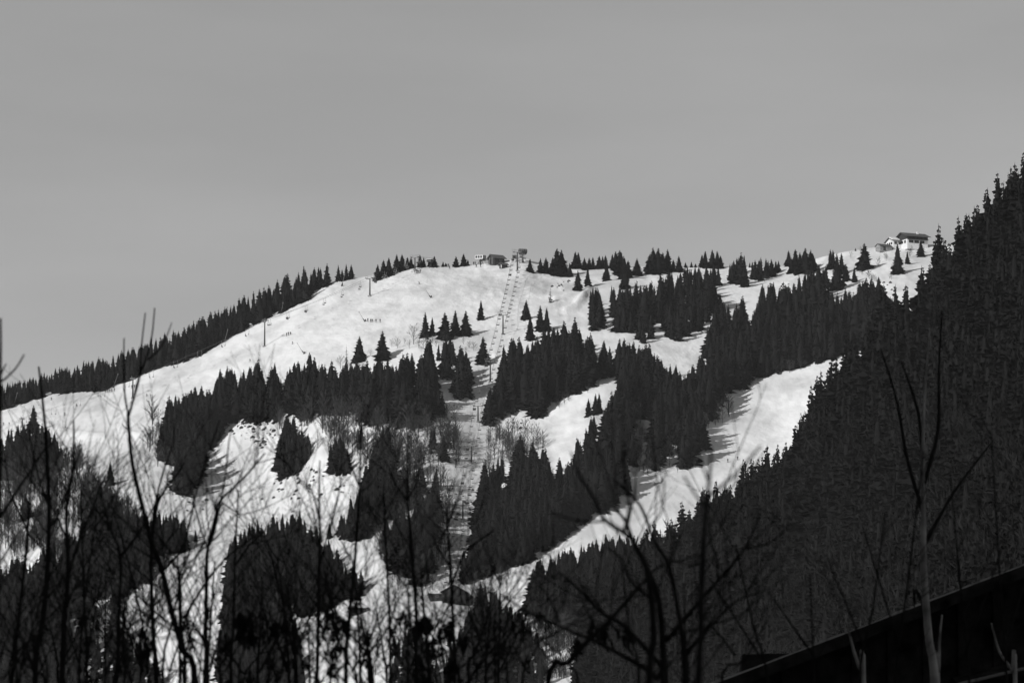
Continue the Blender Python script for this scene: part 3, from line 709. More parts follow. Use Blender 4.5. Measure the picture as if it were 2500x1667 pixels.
m = (rng.random(len(NU)) < .45) & (NV > 1150)
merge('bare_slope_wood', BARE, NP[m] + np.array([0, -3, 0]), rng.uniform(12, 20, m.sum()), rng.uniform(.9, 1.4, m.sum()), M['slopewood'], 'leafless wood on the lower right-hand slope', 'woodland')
edge = [e for e in edge if e[0] > 1425]
EU = np.array([e[0] for e in edge]); EV = np.array([e[1] for e in edge]); EP = spur(EU, EV)
for i, e in enumerate(edge):
    if 2440 > e[0] and nspruce < 298:
        seg = [('ragged spruce on the low rim beneath the lower right-hand piste', 'spruces of the low rim'), ('ragged spruce on the steep rim beside the right-hand piste', 'spruces of the steep rim'),
               ('ragged spruce on the rim in front of the chalet slope', 'spruces of the rim before the chalet'), ('ragged spruce on the high rim against the sky, right of the chalet', 'spruces of the high rim')][sum(e[0] > q for q in (1700, 2010, 2300))]
        tree('spruce_tree', TALL_CROWN, TRUNK, EP[i], e[2], rng.uniform(.95, 1.3), seg[0], 'spruce', seg[1]); nspruce += 1
print('spruces', nspruce)
# landmark trees of the spur rim
spruces('Tall open-crowned spruce standing out on the upper rim, right of the chalet', None, 4, [(1745,690,265)], crowns=TALL_CROWN, surf=spur, wid=1.25)
spruces('Spruce left of the tall open-crowned one on the upper rim', None, 4, [(1665,760,270)], crowns=TALL_CROWN, surf=spur, wid=1.2)
spruces('Bushy-topped spruce second up the rim from the chalet', None, 4, [(1890,600,245)], crowns=TALL_CROWN, surf=spur, wid=1.35)
spruces('Bare dead spruce like a mast on the upper rim', None, 4, [(2005,560,280)], crowns=DEAD_CROWN, surf=spur, name='dead_spruce', cat='dead tree', wid=1.0)
spruces('Topmost spruce at the right edge of the view', None, 4, [(2185,330,260)], crowns=TALL_CROWN, surf=spur, wid=1.0)
spruces('Thin spruce tip just left of the topmost one', None, 4, [(2123,420,250)], crowns=TALL_CROWN, surf=spur, wid=.8)
spruces('Spruce at the head of the right-hand piste', None, 4, [(825,1590,215)], crowns=TALL_CROWN, surf=spur, wid=1.3)
spruces('Lone thin spruce leaning over the right-hand piste', None, 8, [(422,520,120)], crowns=TALL_CROWN, surf=spur, wid=1.1)
spruces('Bare dead spruce over the lower right-hand piste', None, 7, [(1050,760,195)], crowns=DEAD_CROWN, surf=spur, name='dead_spruce', cat='dead tree', wid=1.2)
spruces('lining the lower end of the right-hand piste', 'pointed spruces at the lower piste end', 7,
        [(240,1160,260),(290,1080,225),(350,1060,210),(430,1000,190),(470,990,190),(510,960,140),(595,930,165),(745,900,185),(1135,830,270),(1285,700,220),(1450,540,240),(1560,560,255)], crowns=HI_CROWN, surf=spur, wid=.95)

# ------------------------------------------------------------------ chairlifts
def lift_tower(u, v, hpx, dirxy, label, group):
    p = h1(u, v); h = hpx * p[1] / FPX
    rz = math.atan2(dirxy[1], dirxy[0]) - math.pi / 2      # local +y along the line
    e = empty('lift_pylon', (p[0], p[1], p[2]), rz, label, 'lift pylon', group)
    MB().tube([(0, 0, -.8), (0, 0, h * .5), (0, 0, h)], [.42, .34, .26], 10).build('pole', M['darksteel'], e, True)
    MB().box((0, 0, .12), (1.6, 1.6, .5)).build('foundation', M['stone'], e)
    MB().box((0, 0, h), (4.4, .3, .3)).build('crossarm', M['steel'], e)
    for sx in (-1, 1):
        a = MB().box((sx * 1.9, 0, h + .28), (.22, 2.6, .22))
        for k in range(4): a.tube([(sx * 1.9 - .1, -1.05 + .7 * k, h + .12), (sx * 1.9 + .1, -1.05 + .7 * k, h + .12)], .2, 8)
        a.build('sheave_train', M['steel'], e)
    cw = MB()
    for sx in (-1, 1):
        cw.tube([(sx * 2.2, -.5, h + .15), (sx * 2.5, -.5, h + 1.25)], .07, 4); cw.tube([(sx * 1.4, -.5, h + .15), (sx * 1.2, -.5, h + 1.25)], .07, 4)
        cw.tube([(sx * 1.2, -.5, h + 1.25), (sx * 2.5, -.5, h + 1.25)], .07, 4)
    cw.tube([(-1.2, -.5, h + 1.0), (1.2, -.5, h + 1.0)], .07, 4)
    cw.build('catwalk', M['steel'], e)
    return p, h, rz

hang = MB().tube([(0, 0, 0), (0, .25, -.9), (0, .12, -2.0)], .06, 5).tube([(-.75, .12, -2.0), (.75, .12, -2.0)], .05, 5)
for sx in (-1, 1): hang.tube([(sx * .75, .12, -2.0), (sx * .75, .05, -2.95)], .05, 5)
HANG = hang.mesh('chair_hanger'); HANG.materials.append(M['steel'])
SEAT = MB().box((0, -.1, -2.95), (1.3, .5, .12)).mesh('chair_seat'); SEAT.materials.append(M['darksteel'])
BACK = MB().box((0, .2, -2.7), (1.25, .06, .3)).mesh('chair_back'); BACK.materials.append(M['darksteel'])
LIFTCHAIRS = []
def chairlift(towers, spacing, off, lname, first, last, side_words):
    """towers from the top: (base u, base v, height px)"""
    P = [h1(t[0], t[1]) for t in towers]
    info = []
    for i, t in enumerate(towers):
        a = P[max(i - 1, 0)]; b = P[min(i + 1, len(P) - 1)]; d = (a - b)[:2]; d = d / np.linalg.norm(d)
        p, h, rz = lift_tower(t[0], t[1], t[2], d, '%s lift pylon down the %s chairlift line' % (ordw(i), lname), lname + ' chairlift pylons')
        info.append((p, h, rz, d))
    for sx, sw in ((-1, side_words[0]), (1, side_words[1])):
        pts = []
        for p, h, rz, d in info:
            n = np.array([d[1], -d[0]])
            pts.append(np.array([p[0] + n[0] * sx * 1.9, p[1] + n[1] * sx * 1.9, p[2] + h + .42]))
        # the rope runs on to the stations at both ends
        pts = [first + np.array([sx * 1.9 * info[0][3][1], -sx * 1.9 * info[0][3][0], 0])] + pts + [last + np.array([sx * 1.9 * info[-1][3][1], -sx * 1.9 * info[-1][3][0], 0])]
        fine = []
        for a, b in zip(pts[:-1], pts[1:]):
            Ld = np.linalg.norm(b - a)
            for t in np.linspace(0, 1, 9)[:-1]: q = a + (b - a) * t; q = q.copy(); q[2] -= 4 * t * (1 - t) * Ld * .012; fine.append(q)
        fine.append(pts[-1])
        mb = MB().tube(fine, .045, 4)
        tag(mb.build('haul_rope', M['cable']), '%s steel rope of the %s chairlift' % (sw, lname), 'cable')
        fine = np.array(fine); sl = np.concatenate([[0], np.cumsum(np.linalg.norm(np.diff(fine, axis=0), axis=1))])
        n = 0; x = spacing * (.35 if sx < 0 else .8)
        while x < sl[-1] - 4:
            q = np.array([np.interp(x, sl, fine[:, k]) for k in range(3)]); q2 = np.array([np.interp(x + 1, sl, fine[:, k]) for k in range(3)])
            d = q - q2; rz = math.atan2(d[1], d[0]) - math.pi / 2 + (math.pi if sx > 0 else 0)
            e = empty('lift_chair', q, rz, '%s chair from the top on the %s rope of the %s lift' % (ordw(n), sw, lname), 'lift chair', '%s chairlift chairs' % lname)
            link('hanger', HANG, None, e); link('seat', SEAT, None, e); link('backrest', BACK, None, e)
            LIFTCHAIRS.append((lname, sw, n, q, rz)); n += 1; x += spacing
top_c = h1(1275, 643) + np.array([0, 0, 5.0]); bot_c = h1(1104, 1446) + np.array([0, 0, 4.0])
chairlift([(1263,670,47),(1228,811,48),(1197,932,52),(1167,1030,40),(1151,1131,42),(1130,1264,47),(1098,1424,24)], 10.5, 1.9, 'central', top_c, bot_c, ('left', 'right'))
top_l = h1(1052, 652) + np.array([0, 0, 4.5]); bot_l = h1(-140, 1150) + np.array([0, 0, 4.0])
chairlift([(1013,658,31),(903,719,44),(646,849,62),(324,977,47),(54,1050,20)], 12.5, 1.9, 'left-hand', top_l, bot_l, ('near', 'far'))

# ------------------------------------------------------------------ snow lances
def lance(u0, v0, u1, v1, label):
    p = h1(u0, v0); k = p[1] / FPX; dx, dz = (u1 - u0) * k, (v0 - v1) * k
    e = empty('snow_lance', p, 0, label, 'snow lance', 'snow lances along the pistes')
    MB().tube([(0, 0, -.5), (0, 0, .5), (dx * .28, 0, dz * .28)], [.35, .3, .24], 8).build('mast', M['darksteel'], e, True)
    MB().tube([(dx * .26, 0, dz * .26), (dx * .97, 0, dz * .97)], [.1, .07], 6).build('lance_tube', M['steel'], e, True)
    MB().tube([(dx * .95, 0, dz * .95), (dx * 1.02, 0, dz * 1.02)], [.16, .13], 6).build('nozzle_head', M['steel'], e)
    MB().box((.45, .1, .55), (.5, .5, 1.3)).build('hydrant_box', M['darksteel'], e)
for a in [(1051,727,1037,703,'Snow lance on open piste below the summit'), (890,784,876,759,'Snow lance beside the group of skiers mid-piste'), (742,864,725,837,'Lowest snow lance, left above the forest belt'),
          (834,698,842,668,'Snow lance left of the upper left-hand pylon'), (686,766,691,738,'Snow lance against the dark forest right of the tall pylon'), (548,836,556,804,'Snow lance against the dark forest left of the tall pylon'),
          (434,882,443,854,'Snow lance against the forest, third from the left edge'), (276,946,288,911,'Snow lance against the forest, second from the left edge'), (33,992,42,958,'Snow lance nearest the left edge of the view')]: lance(*a)

# ------------------------------------------------------------------ people
def figure(name, joints, bones, rad):
    me = bpy.data.meshes.new(name); me.from_pydata(joints, bones, []); o = bpy.data.objects.new(name, me); COL.objects.link(o)
    md = o.modifiers.new('s', 'SKIN')
    for i, r in enumerate(rad): me.skin_vertices[0].data[i].radius = (r, r)
    me.skin_vertices[0].data[0].use_root = True
    o.modifiers.new('b', 'SUBSURF').levels = 1
    dg = bpy.context.evaluated_depsgraph_get(); res = bpy.data.meshes.new_from_object(o.evaluated_get(dg))
    bpy.data.objects.remove(o); res.name = name; res.materials.clear(); res.materials.append(M['cloth'])
    return res
def body(pose):
    if pose == 'stand':
        J = [(0,0,.92),(0,-.02,1.15),(0,-.05,1.38),(0,-.06,1.5),(0,-.08,1.62),(0,-.08,1.72),(.2,-.05,1.37),(.3,-.12,1.12),(.28,-.35,1.02),(-.2,-.05,1.37),(-.3,-.12,1.12),(-.28,-.35,1.02),
             (.11,0,.86),(.13,-.1,.5),(.13,0,.1),(.13,-.16,.07),(-.11,0,.86),(-.13,-.1,.5),(-.13,0,.1),(-.13,-.16,.07)]
    elif pose == 'ski':
        J = [(0,.1,.75),(0,-.05,.95),(0,-.22,1.15),(0,-.3,1.25),(0,-.36,1.34),(0,-.38,1.43),(.2,-.22,1.14),(.36,-.2,.95),(.36,-.48,.9),(-.2,-.22,1.14),(-.36,-.2,.95),(-.36,-.48,.9),
             (.12,.1,.7),(.15,-.22,.45),(.15,0,.1),(.15,-.16,.07),(-.12,.1,.7),(-.15,-.22,.45),(-.15,0,.1),(-.15,-.16,.07)]
    else:
        J = [(0,.05,.1),(0,.1,.35),(0,.08,.58),(0,.06,.68),(0,.03,.8),(0,.03,.9),(.2,.08,.57),(.28,.0,.32),(.2,-.25,.25),(-.2,.08,.57),(-.28,.0,.32),(-.2,-.25,.25),
             (.11,.0,.08),(.13,-.42,.06),(.13,-.45,-.36),(.13,-.6,-.4),(-.11,.0,.08),(-.13,-.42,.06),(-.13,-.45,-.36),(-.13,-.6,-.4)]
    Bn = [(0,1),(1,2),(2,3),(3,4),(4,5),(2,6),(6,7),(7,8),(2,9),(9,10),(10,11),(0,12),(12,13),(13,14),(14,15),(0,16),(16,17),(17,18),(18,19)]
    Rd = [.17,.18,.19,.07,.12,.08,.1,.075,.06,.1,.075,.06,.12,.09,.075,.06,.12,.09,.075,.06]
    return figure('person_' + pose, J, Bn, Rd)
BODY = {k: body(k) for k in ('stand', 'ski', 'sit')}
skm = MB()
for sx in (-1, 1): skm.poly([(sx*.14-.05,-.85,.02),(sx*.14+.05,-.85,.02),(sx*.14+.05,.75,.02),(sx*.14-.05,.75,.02),(sx*.14-.05,-.85,.06),(sx*.14+.05,-.85,.06),(sx*.14+.05,.75,.06),(sx*.14-.05,.75,.06),(sx*.14,-1.0,.16)],
    [(0,3,2,1),(4,5,6,7),(1,2,6,5),(2,3,7,6),(3,0,4,7),(0,1,8),(5,4,8),(1,5,8),(4,0,8)])
SKIS = skm.mesh('skis'); SKIS.materials.append(M['darksteel'])
pm = MB()
for sx in (-1, 1): pm.tube([(sx*.3,-.36,1.05),(sx*.38,-.2,.0)], .02, 4)
POLES = pm.mesh('ski_poles'); POLES.materials.append(M['darksteel'])
def person(u, v, pose, rz, label, group=None):
    p = h1(u, max(v, crest(u) + 1)); e = empty('person', p, rz, label, 'skier', group)
    link('body', BODY[pose], None, e, smooth=True); link('skis', SKIS, None, e)
    if pose == 'ski': link('ski_poles', POLES, None, e)
def crowd(pts, where, group):
    for i, (u, v) in enumerate(sorted(pts)):
        person(u, v, ('stand', 'ski')[i % 3 == 2], rng.uniform(-.5, .5), '%s dark figure from the left %s' % (ordw(i), where), group)
crowd([(898,784),(905,785),(909,784),(918,785),(928,784)], 'in the group beside the mid-piste lance', 'skiers beside the mid-piste lance')
crowd([(1013,665),(1017,665),(1020,664),(1023,665),(1027,664)], 'queueing below the upper left-hand pylon', 'skiers below the upper pylon')
crowd([(1091,652),(1095,652),(1098,656)], 'on the ridge between the two small spruce clumps', 'skiers on the ridge')
crowd([(700,822),(704,820),(709,818)], 'in the trio near the tall pylon', 'skiers near the tall pylon')
crowd([(1156,647),(1160,647),(1163,653),(1173,652)], 'by the white lift station', 'skiers by the white lift station')
crowd([(258,958),(263,958),(268,957),(273,957),(279,956)], 'in the group on the left snow crest', 'skiers on the left crest')
crowd([(322,951),(328,950),(333,950)], 'in the knot beside the left pylon', 'skiers beside the left pylon')
crowd([(1777,1124),(1801,1120)], 'on the wide right-hand piste', 'skiers on the right-hand piste')
for u, v, lb in [(715,842,'Lone skier above the lowest snow lance'),(611,886,'Lone skier on the left slope above the forest'),(1024,692,'Lone skier below the queue at the upper pylon'),(1211,649,'Figure standing before the summit hut'),
                 (563,1265,'Lone figure on the grey lower snowfield'),(195,956,'Figure on the skyline of the left snow crest'),(126,978,'Skier on the left slope under the white lamp posts'),(359,973,'Skier casting a shadow right of the left pylon'),
                 (159,1020,'Skier turning behind the left twigs'),(160,1056,'Skier low on the left slope above the shaded bowl'),(9,1045,'Skier nearest the left edge'),(23,1045,'Skier second from the left edge'),(303,958,'Skier under the chairs left of the left pylon')]:
    person(u, v, 'ski', rng.uniform(-2.2, -.8), lb)
for k, (ln, sw, n, q, rz) in enumerate(LIFTCHAIRS):
    if (ln == 'central' and sw == 'left' and n in (2, 3, 6, 15, 24, 29, 34, 38)) or (ln == 'left-hand' and sw == 'far' and n in (4, 8, 9, 11, 12, 14, 18)):
        for j, sx in enumerate((-.35, .35)):
            ca, sa = math.cos(rz), math.sin(rz)
            e = empty('person', (q[0] + sx * ca, q[1] + sx * sa, q[2] - 2.86), rz, '%s seated rider on the %s chair from the top, %s rope, %s lift' % (('left', 'right')[j], ordw(n), sw, ln), 'skier', 'riders on the chairlifts')
            link('body', BODY['sit'], None, e, smooth=True)

# ------------------------------------------------------------------ buildings
def gable_building(name, u, v, rz, Lx, Wy, Hw, Hr, wallm, roofm, label, cat='hut', over=.5, snow=None, upper=None, sink=.6, ridge='x'):
    """walls Lx by Wy, ridge along local x; returns the root"""
    p = h1(u, max(v, crest(u) + 1)); e = empty(name, (p[0], p[1], p[2]), rz, label, cat)
    x, y = Lx / 2, Wy / 2
    MB().poly([(-x,-y,-sink),(x,-y,-sink),(x,y,-sink),(-x,y,-sink),(-x,-y,Hw),(x,-y,Hw),(x,y,Hw),(-x,y,Hw),(-x,0,Hw+Hr),(x,0,Hw+Hr)],
              [(0,1,5,4),(2,3,7,6),(1,2,6,9,5),(3,0,4,8,7),(0,3,2,1)]).build('wall', wallm, e)
    t = .22; sl = Hr / y
    for s_ in (-1, 1):
        yo = s_ * (y + over); zo = Hw - over * sl; xo = x + over
        rf = MB().poly([(-xo, 0, Hw+Hr+.05),(xo,0,Hw+Hr+.05),(xo,yo,zo+.05),(-xo,yo,zo+.05),(-xo,0,Hw+Hr+.05+t),(xo,0,Hw+Hr+.05+t),(xo,yo,zo+.05+t),(-xo,yo,zo+.05+t)],
            [(0,1,2,3),(7,6,5,4),(0,4,5,1),(2,6,7,3),(1,5,6,2),(3,7,4,0)]).build('roof', roofm, e)
        if snow and s_ in snow:
            a, b, z0, z1 = snow[s_]
            MB().poly([(xo*a, yo*z0, Hw+Hr+.07+t-(Hr+over*sl)*z0),(xo*b, yo*z0, Hw+Hr+.07+t-(Hr+over*sl)*z0),(xo*b, yo*z1, Hw+Hr+.07+t-(Hr+over*sl)*z1),(xo*a, yo*z1, Hw+Hr+.07+t-(Hr+over*sl)*z1),
                       (xo*a, yo*z0, Hw+Hr+.5+t-(Hr+over*sl)*z0),(xo*b, yo*z0, Hw+Hr+.5+t-(Hr+over*sl)*z0),(xo*b, yo*z1, Hw+Hr+.4+t-(Hr+over*sl)*z1),(xo*a, yo*z1, Hw+Hr+.4+t-(Hr+over*sl)*z1)],
                      [(0,1,2,3),(7,6,5,4),(0,4,5,1),(2,6,7,3),(1,5,6,2),(3,7,4,0)]).build('snow_cover', M['snowcap'], rf)
    return e
def win(e, cx, cy, cz, w, h, rz, parts=2, fm=None, name='window'):
    """framed window set on a wall; local normal -y turned by rz"""
    ca, sa = math.cos(rz), math.sin(rz)
    def T(x, y, z): return (cx + x * ca - y * sa, cy + x * sa + y * ca, cz + z)
    f = MB()
    for (x, z, ww, hh) in ((0, h/2, w + .16, .12), (0, -h/2, w + .16, .12), (-w/2, 0, .12, h), (w/2, 0, .12, h)): f.box(T(x, -.05, z), (ww, .14, hh), rz)
    o = f.build(name, fm or M['timber'], e)
    for k in range(parts):
        MB().box(T(-w/2 + (k + .5) * w / parts, -.012, 0), (w / parts - .08, .05, h - .1), rz).build('pane', M['glass'], o)

# chalet on the right-hand skyline
ch = gable_building('chalet', 2228, 602, R(24), 11.5, 10.5, 4.6, 2.0, M['stucco'], M['roof'], 'White chalet with dark timber upper floor on the right skyline', 'chalet', over=1.3, sink=2.0)
MB().box((0, -5.3, 3.75), (11.56, .14, 1.7)).build('timber_storey', M['timber'], ch)
MB().poly([(-5.83,-5.3,3.0),(-5.83,5.3,3.0),(-5.83,5.3,4.6),(-5.83,0,6.55),(-5.83,-5.3,4.6)], [(0,1,2,3,4)]).build('timber_gable', M['timber'], ch)
for x in (-3.6, -.5, 2.6): win(ch, x, -5.27, 1.8, 2.2, 1.2, 0, 3)
for x in (-4.2, -2.1, 0, 2.1, 4.2): win(ch, x, -5.39, 3.8, 1.0, .9, 0, 2)
for y in (-3.0, 0, 3.0): win(ch, -5.77, y, 1.8, 1.5, 1.2, -math.pi / 2, 2)
MB().box((2.3, -1.1, 6.6), (.9, .9, 2.0)).build('chimney', M['stucco'], ch)
MB().box((0, -6.0, 2.85), (11.6, 1.4, .16)).build('balcony', M['timber'], ch)
an = gable_building('chalet_annex', 2184, 602, R(24), 5.5, 8.0, 2.6, 1.6, M['stucco'], M['roof'], 'Lower white annex with snow patches on its roof, left of the chalet', 'annex', over=.8, snow={-1: (-.9, .3, .05, .8)}, sink=2.0)
for y in (-2.2, 0, 2.2): win(an, -2.77, y, 1.4, 1.2, 1.0, -math.pi / 2, 2)
for x in (-1.5, .8): win(an, x, -4.02, 1.4, 1.2, 1.0, 0, 2)
sh = gable_building('stone_hut', 2157, 611, R(28), 6.5, 4.5, 2.2, 1.0, M['stone'], M['roof'], 'Low stone hut with a dark door below the chalet', 'hut', over=.4, sink=1.2)
MB().box((-.8, -2.28, .9), (1.2, .12, 1.9)).build('door', M['timber'], sh)
# summit hut
hu = gable_building('summit_hut', 1212, 645, R(32), 6.0, 5.6, 2.6, 1.7, M['timber'], M['roof'], 'Dark wooden hut with pitched roof on the summit', 'hut', over=.9, sink=1.0)
for y in (-2.4, 0, 2.4): MB().box((-4.0, y, .9), (.22, .22, 3.6)).build('porch_post', M['steel'], hu)
MB().box((-3.02, .9, .8), (.08, 1.1, 2.0)).build('door', M['oldwood'], hu)
win(hu, .8, -2.82, 1.3, 1.2, .9, 0, 2, M['steel'])
kh = gable_building('kiosk', 1229, 657, R(25), 3.2, 2.8, 1.5, .8, M['timber'], M['roof'], 'Small lift kiosk with white corner below the summit hut', 'kiosk', over=.6, sink=.6)
MB().box((-1.63, -1.0, .6), (.1, .6, 1.6)).build('white_panel', M['white'], kh)
MB().box((-.4, -1.43, .8), (.8, .1, .8)).build('window', M['glass'], kh)
# lift stations
def station(u, v, rz, label, dark=False):
    p = h1(u, max(v, crest(u) + 1)); e = empty('lift_station', p, rz, label, 'lift station')
    MB().tube([(0, 0, -.8), (0, 0, 2.6)], [.55, .4], 10).build('column', M['darksteel'], e)
    MB().tube([(-1.6, 0, -.6), (-.2, 0, 2.5)], .16, 6).tube([(1.7, .3, -.6), (.3, 0, 2.5)], .16, 6).build('strut', M['darksteel'], e)
    return e
s1 = station(1173, 644, R(-8), 'White panelled lift station on a column, left of the summit hut')
MB().box((-.6, 0, 3.5), (4.0, 2.6, 1.9)).build('housing', M['white'], s1)
for x in (-1.9, -.7, .5): MB().box((x, -1.32, 3.6), (.85, .08, 1.1)).build('window', M['glass'], s1)
MB().box((1.95, .1, 3.5), (1.3, 2.4, 1.8)).build('machine_cover', M['darksteel'], s1)
MB().tube([(1.2, 0, 1.9), (1.2, 0, 2.2)], 1.5, 16).build('bullwheel', M['darksteel'], s1)
ld = MB()
for sx in (2.6, 3.0): ld.tube([(sx, -.3, -.5), (sx - .6, -.3, 2.7)], .05, 4)
for k in range(6): ld.tube([(2.6 - .1 * k, -.3, -.1 + .5 * k), (3.0 - .1 * k, -.3, -.1 + .5 * k)], .04, 4)
ld.build('ladder', M['steel'], s1)
s2 = station(1276, 643, R(-75), 'Rounded lift terminal on a pole at the top of the central chairlift')
MB().tube([(0, 0, -.8), (0, 0, 5.0)], [.35, .25], 8).build('pole', M['darksteel'], s2)
dr = MB(); prof = [(1.9 * math.cos(t) * (1.0 if math.cos(t) > 0 else .8), 5.6 + 1.3 * math.sin(t)) for t in np.linspace(0, 2 * math.pi, 17)[:-1]]
dr.prism(prof, -1.9, 1.9).build('drum_housing', M['darksteel'], s2)
rb = MB()
for y in (-1.2, 0, 1.2): rb.tube([(2.0 * math.cos(t), y, 5.6 + 1.4 * math.sin(t)) for t in np.linspace(0, math.pi, 9)], .08, 4)
rb.build('cover_rib', M['steel'], s2)
MB().box((-1.8, 0, 3.5), (2.6, 1.6, .2)).build('platform', M['steel'], s2)
MB().tube([(0, 0, 4.1), (0, 0, 4.35)], 1.8, 16).build('bullwheel', M['darksteel'], s2)
s3 = station(1052, 652, R(60), 'Small lift station with bright roof at the top of the left-hand chairlift')
MB().box((0, 0, 3.1), (4.2, 2.6, 1.2)).build('housing', M['darksteel'], s3)
MB().box((0, 0, 3.82), (4.4, 2.8, .16)).build('roof', M['white'], s3)
p = h1(1256, 641); cb = empty('control_cabin', p, R(-10), 'Small cabin on stilts left of the rounded lift terminal', 'cabin')
MB().box((0, 0, 2.7), (1.9, 1.8, 1.5)).build('housing', M['darksteel'], cb)
for sx, sy in ((-.8,-.7),(.8,-.7),(-.8,.7),(.8,.7)): MB().box((sx, sy, .75), (.14, .14, 2.6)).build('leg', M['darksteel'], cb)
MB().box((0, -.92, 2.9), (1.4, .06, .7)).build('window', M['glass'], cb)
MB().tube([(.3, 0, 3.4), (.3, 0, 6.4)], .05, 5).build('antenna', M['steel'], cb)
# lower huts
b1 = gable_building('lift_barn', 1112, 1461, R(84), 11, 9.5, 2.6, 2.6, M['timber'], M['roof'], 'Large dark barn with a snow-edged gable at the foot of the chairlift', 'barn', over=.8, snow={-1: (-1.0, -.6, .05, .95), 1: (-1.0, -.5, .05, .5)}, sink=2.5)
b2 = gable_building('low_hut', 1064, 1462, R(12), 5.4, 4.0, 1.7, .9, M['timber'], M['roof'], 'Low dark hut with snow on its roof left of the barn', 'hut', over=.4, snow={-1: (-1, .9, .0, .8)}, sink=1.5)
win(b2, .2, -2.02, .9, 1.2, .6, 0, 2, M['steel'])
b3 = gable_building('snowy_hut', 873, 1502, R(15), 6.2, 4.6, 1.5, 1.0, M['timber'], M['roof'], 'Snow-covered hut half hidden by twigs in the lower middle', 'hut', over=.5, snow={-1: (-1, .95, .0, .9), 1: (-1, 1, 0, 1)}, sink=1.5)
for i, (u, v, hp) in enumerate([(938,1466,24),(917,1655,26)]):
    p = h1(u, v); e = empty('drag_lift_pylon', p, 0, ('Upper', 'Lower')[i] + ' small drag lift pylon behind the lower middle twigs', 'lift pylon', 'drag lift pylons')
    h = hp * p[1] / FPX
    MB().tube([(0,0,-.5),(0,0,h)], [.18,.12], 8).build('pole', M['steel'], e)
    for k in range(4): MB().box((0, 0, h - .1 - k * .7), (2.2 - .2 * (k % 2), .12, .12)).build('crossarm', M['steel'], e)
# floodlights on the left crest
p = h1(100, 966); e = empty('floodlight_mast', p, 0, 'Pair of white lamp heads on a low mast at the left tree line', 'floodlight')
MB().tube([(0,0,-.5),(0,0,2.2)], .09, 6).build('mast', M['steel'], e)
MB().tube([(-1.2,0,2.2),(4.0,0,1.9)], .07, 6).build('crossbar', M['steel'], e)
for x in (-1.2, .6): MB().tube([(x-.7,0,2.35),(x-.4,0,2.5),(x+.4,0,2.5),(x+.7,0,2.35)], [.15,.33,.33,.15], 8).build('lamp_head', M['white'], e)

# ------------------------------------------------------------------ foreground: saplings, birch, barn roof
def smooth_line(P, n=5):
    P = [np.array(p, float) for p in P]; out = []
    Q = [2 * P[0] - P[1]] + P + [2 * P[-1] - P[-2]]
    for i in range(1, len(Q) - 2):
        for t in np.linspace(0, 1, n, endpoint=False):
            out.append(.5 * ((2 * Q[i]) + (-Q[i-1] + Q[i+1]) * t + (2*Q[i-1] - 5*Q[i] + 4*Q[i+1] - Q[i+2]) * t*t + (-Q[i-1] + 3*Q[i] - 3*Q[i+1] + Q[i+2]) * t**3))
    out.append(P[-1]); return out
def grow(mb, p, d, length, r, lvl, rnd, spots):
    """a twig curving upward with side twigs"""
    n = 5; pts = [np.array(p)]; d = np.array(d, float); side = rnd.choice((-1, 1))
    for i in range(n):
        d = d + np.array([rnd.gauss(0, .05), rnd.gauss(0, .05), .07]); d /= np.linalg.norm(d); pts.append(pts[-1] + d * length / n)
    mb.tube(pts, list(np.linspace(r, r * .5, n + 1)), 3, False)
    spots.append((pts[-1], lvl))
    if lvl > 0:
        for k in range(int(length / .15)):
            f = rnd.uniform(.2, .9); i = int(f * n); q = pts[i] + (pts[i + 1] - pts[i]) * (f * n - i); side = -side
            a = side * rnd.uniform(.45, .85); dd = pts[i + 1] - pts[i]; dd /= np.linalg.norm(dd)
            nd = np.array([dd[0] * math.cos(a) + dd[2] * math.sin(a), dd[1] + rnd.gauss(0, .3), -dd[0] * math.sin(a) + dd[2] * math.cos(a)]); nd /= np.linalg.norm(nd)
            grow(mb, q, nd, length * rnd.uniform(.3, .6) * (1 - .4 * f), r * .62, lvl - 1, rnd, spots)
# hanging bunch of withered seed keys
def keys_mesh(seed):
    rnd = random.Random(seed); mb = MB()
    for k in range(14):
        a = rnd.uniform(0, 6.28); q = rnd.uniform(.01, .045); z = rnd.uniform(-.13, 0); l = rnd.uniform(.04, .07); w = rnd.uniform(.008, .014)
        x, y = q * math.cos(a), q * math.sin(a); b = rnd.uniform(0, 3.14); cx, cy = math.cos(b) * w, math.sin(b) * w; tx, ty = rnd.gauss(0, .012), rnd.gauss(0, .012)
        mb.poly([(x, y, z), (x + cx + tx * .5, y + cy + ty * .5, z - l * .45), (x + tx, y + ty, z - l), (x - cx + tx * .5, y - cy + ty * .5, z - l * .45), (x + cy * .35, y - cx * .35, z - l * .5)], [(0, 1, 2, 4), (0, 4, 2, 3)])
        mb.tube([(0, 0, .02), (x, y, z)], .0025, 3)
    me = mb.mesh('seed_keys'); me.materials.append(M['seed']); return me
KEYS = [keys_mesh(i) for i in range(5)]
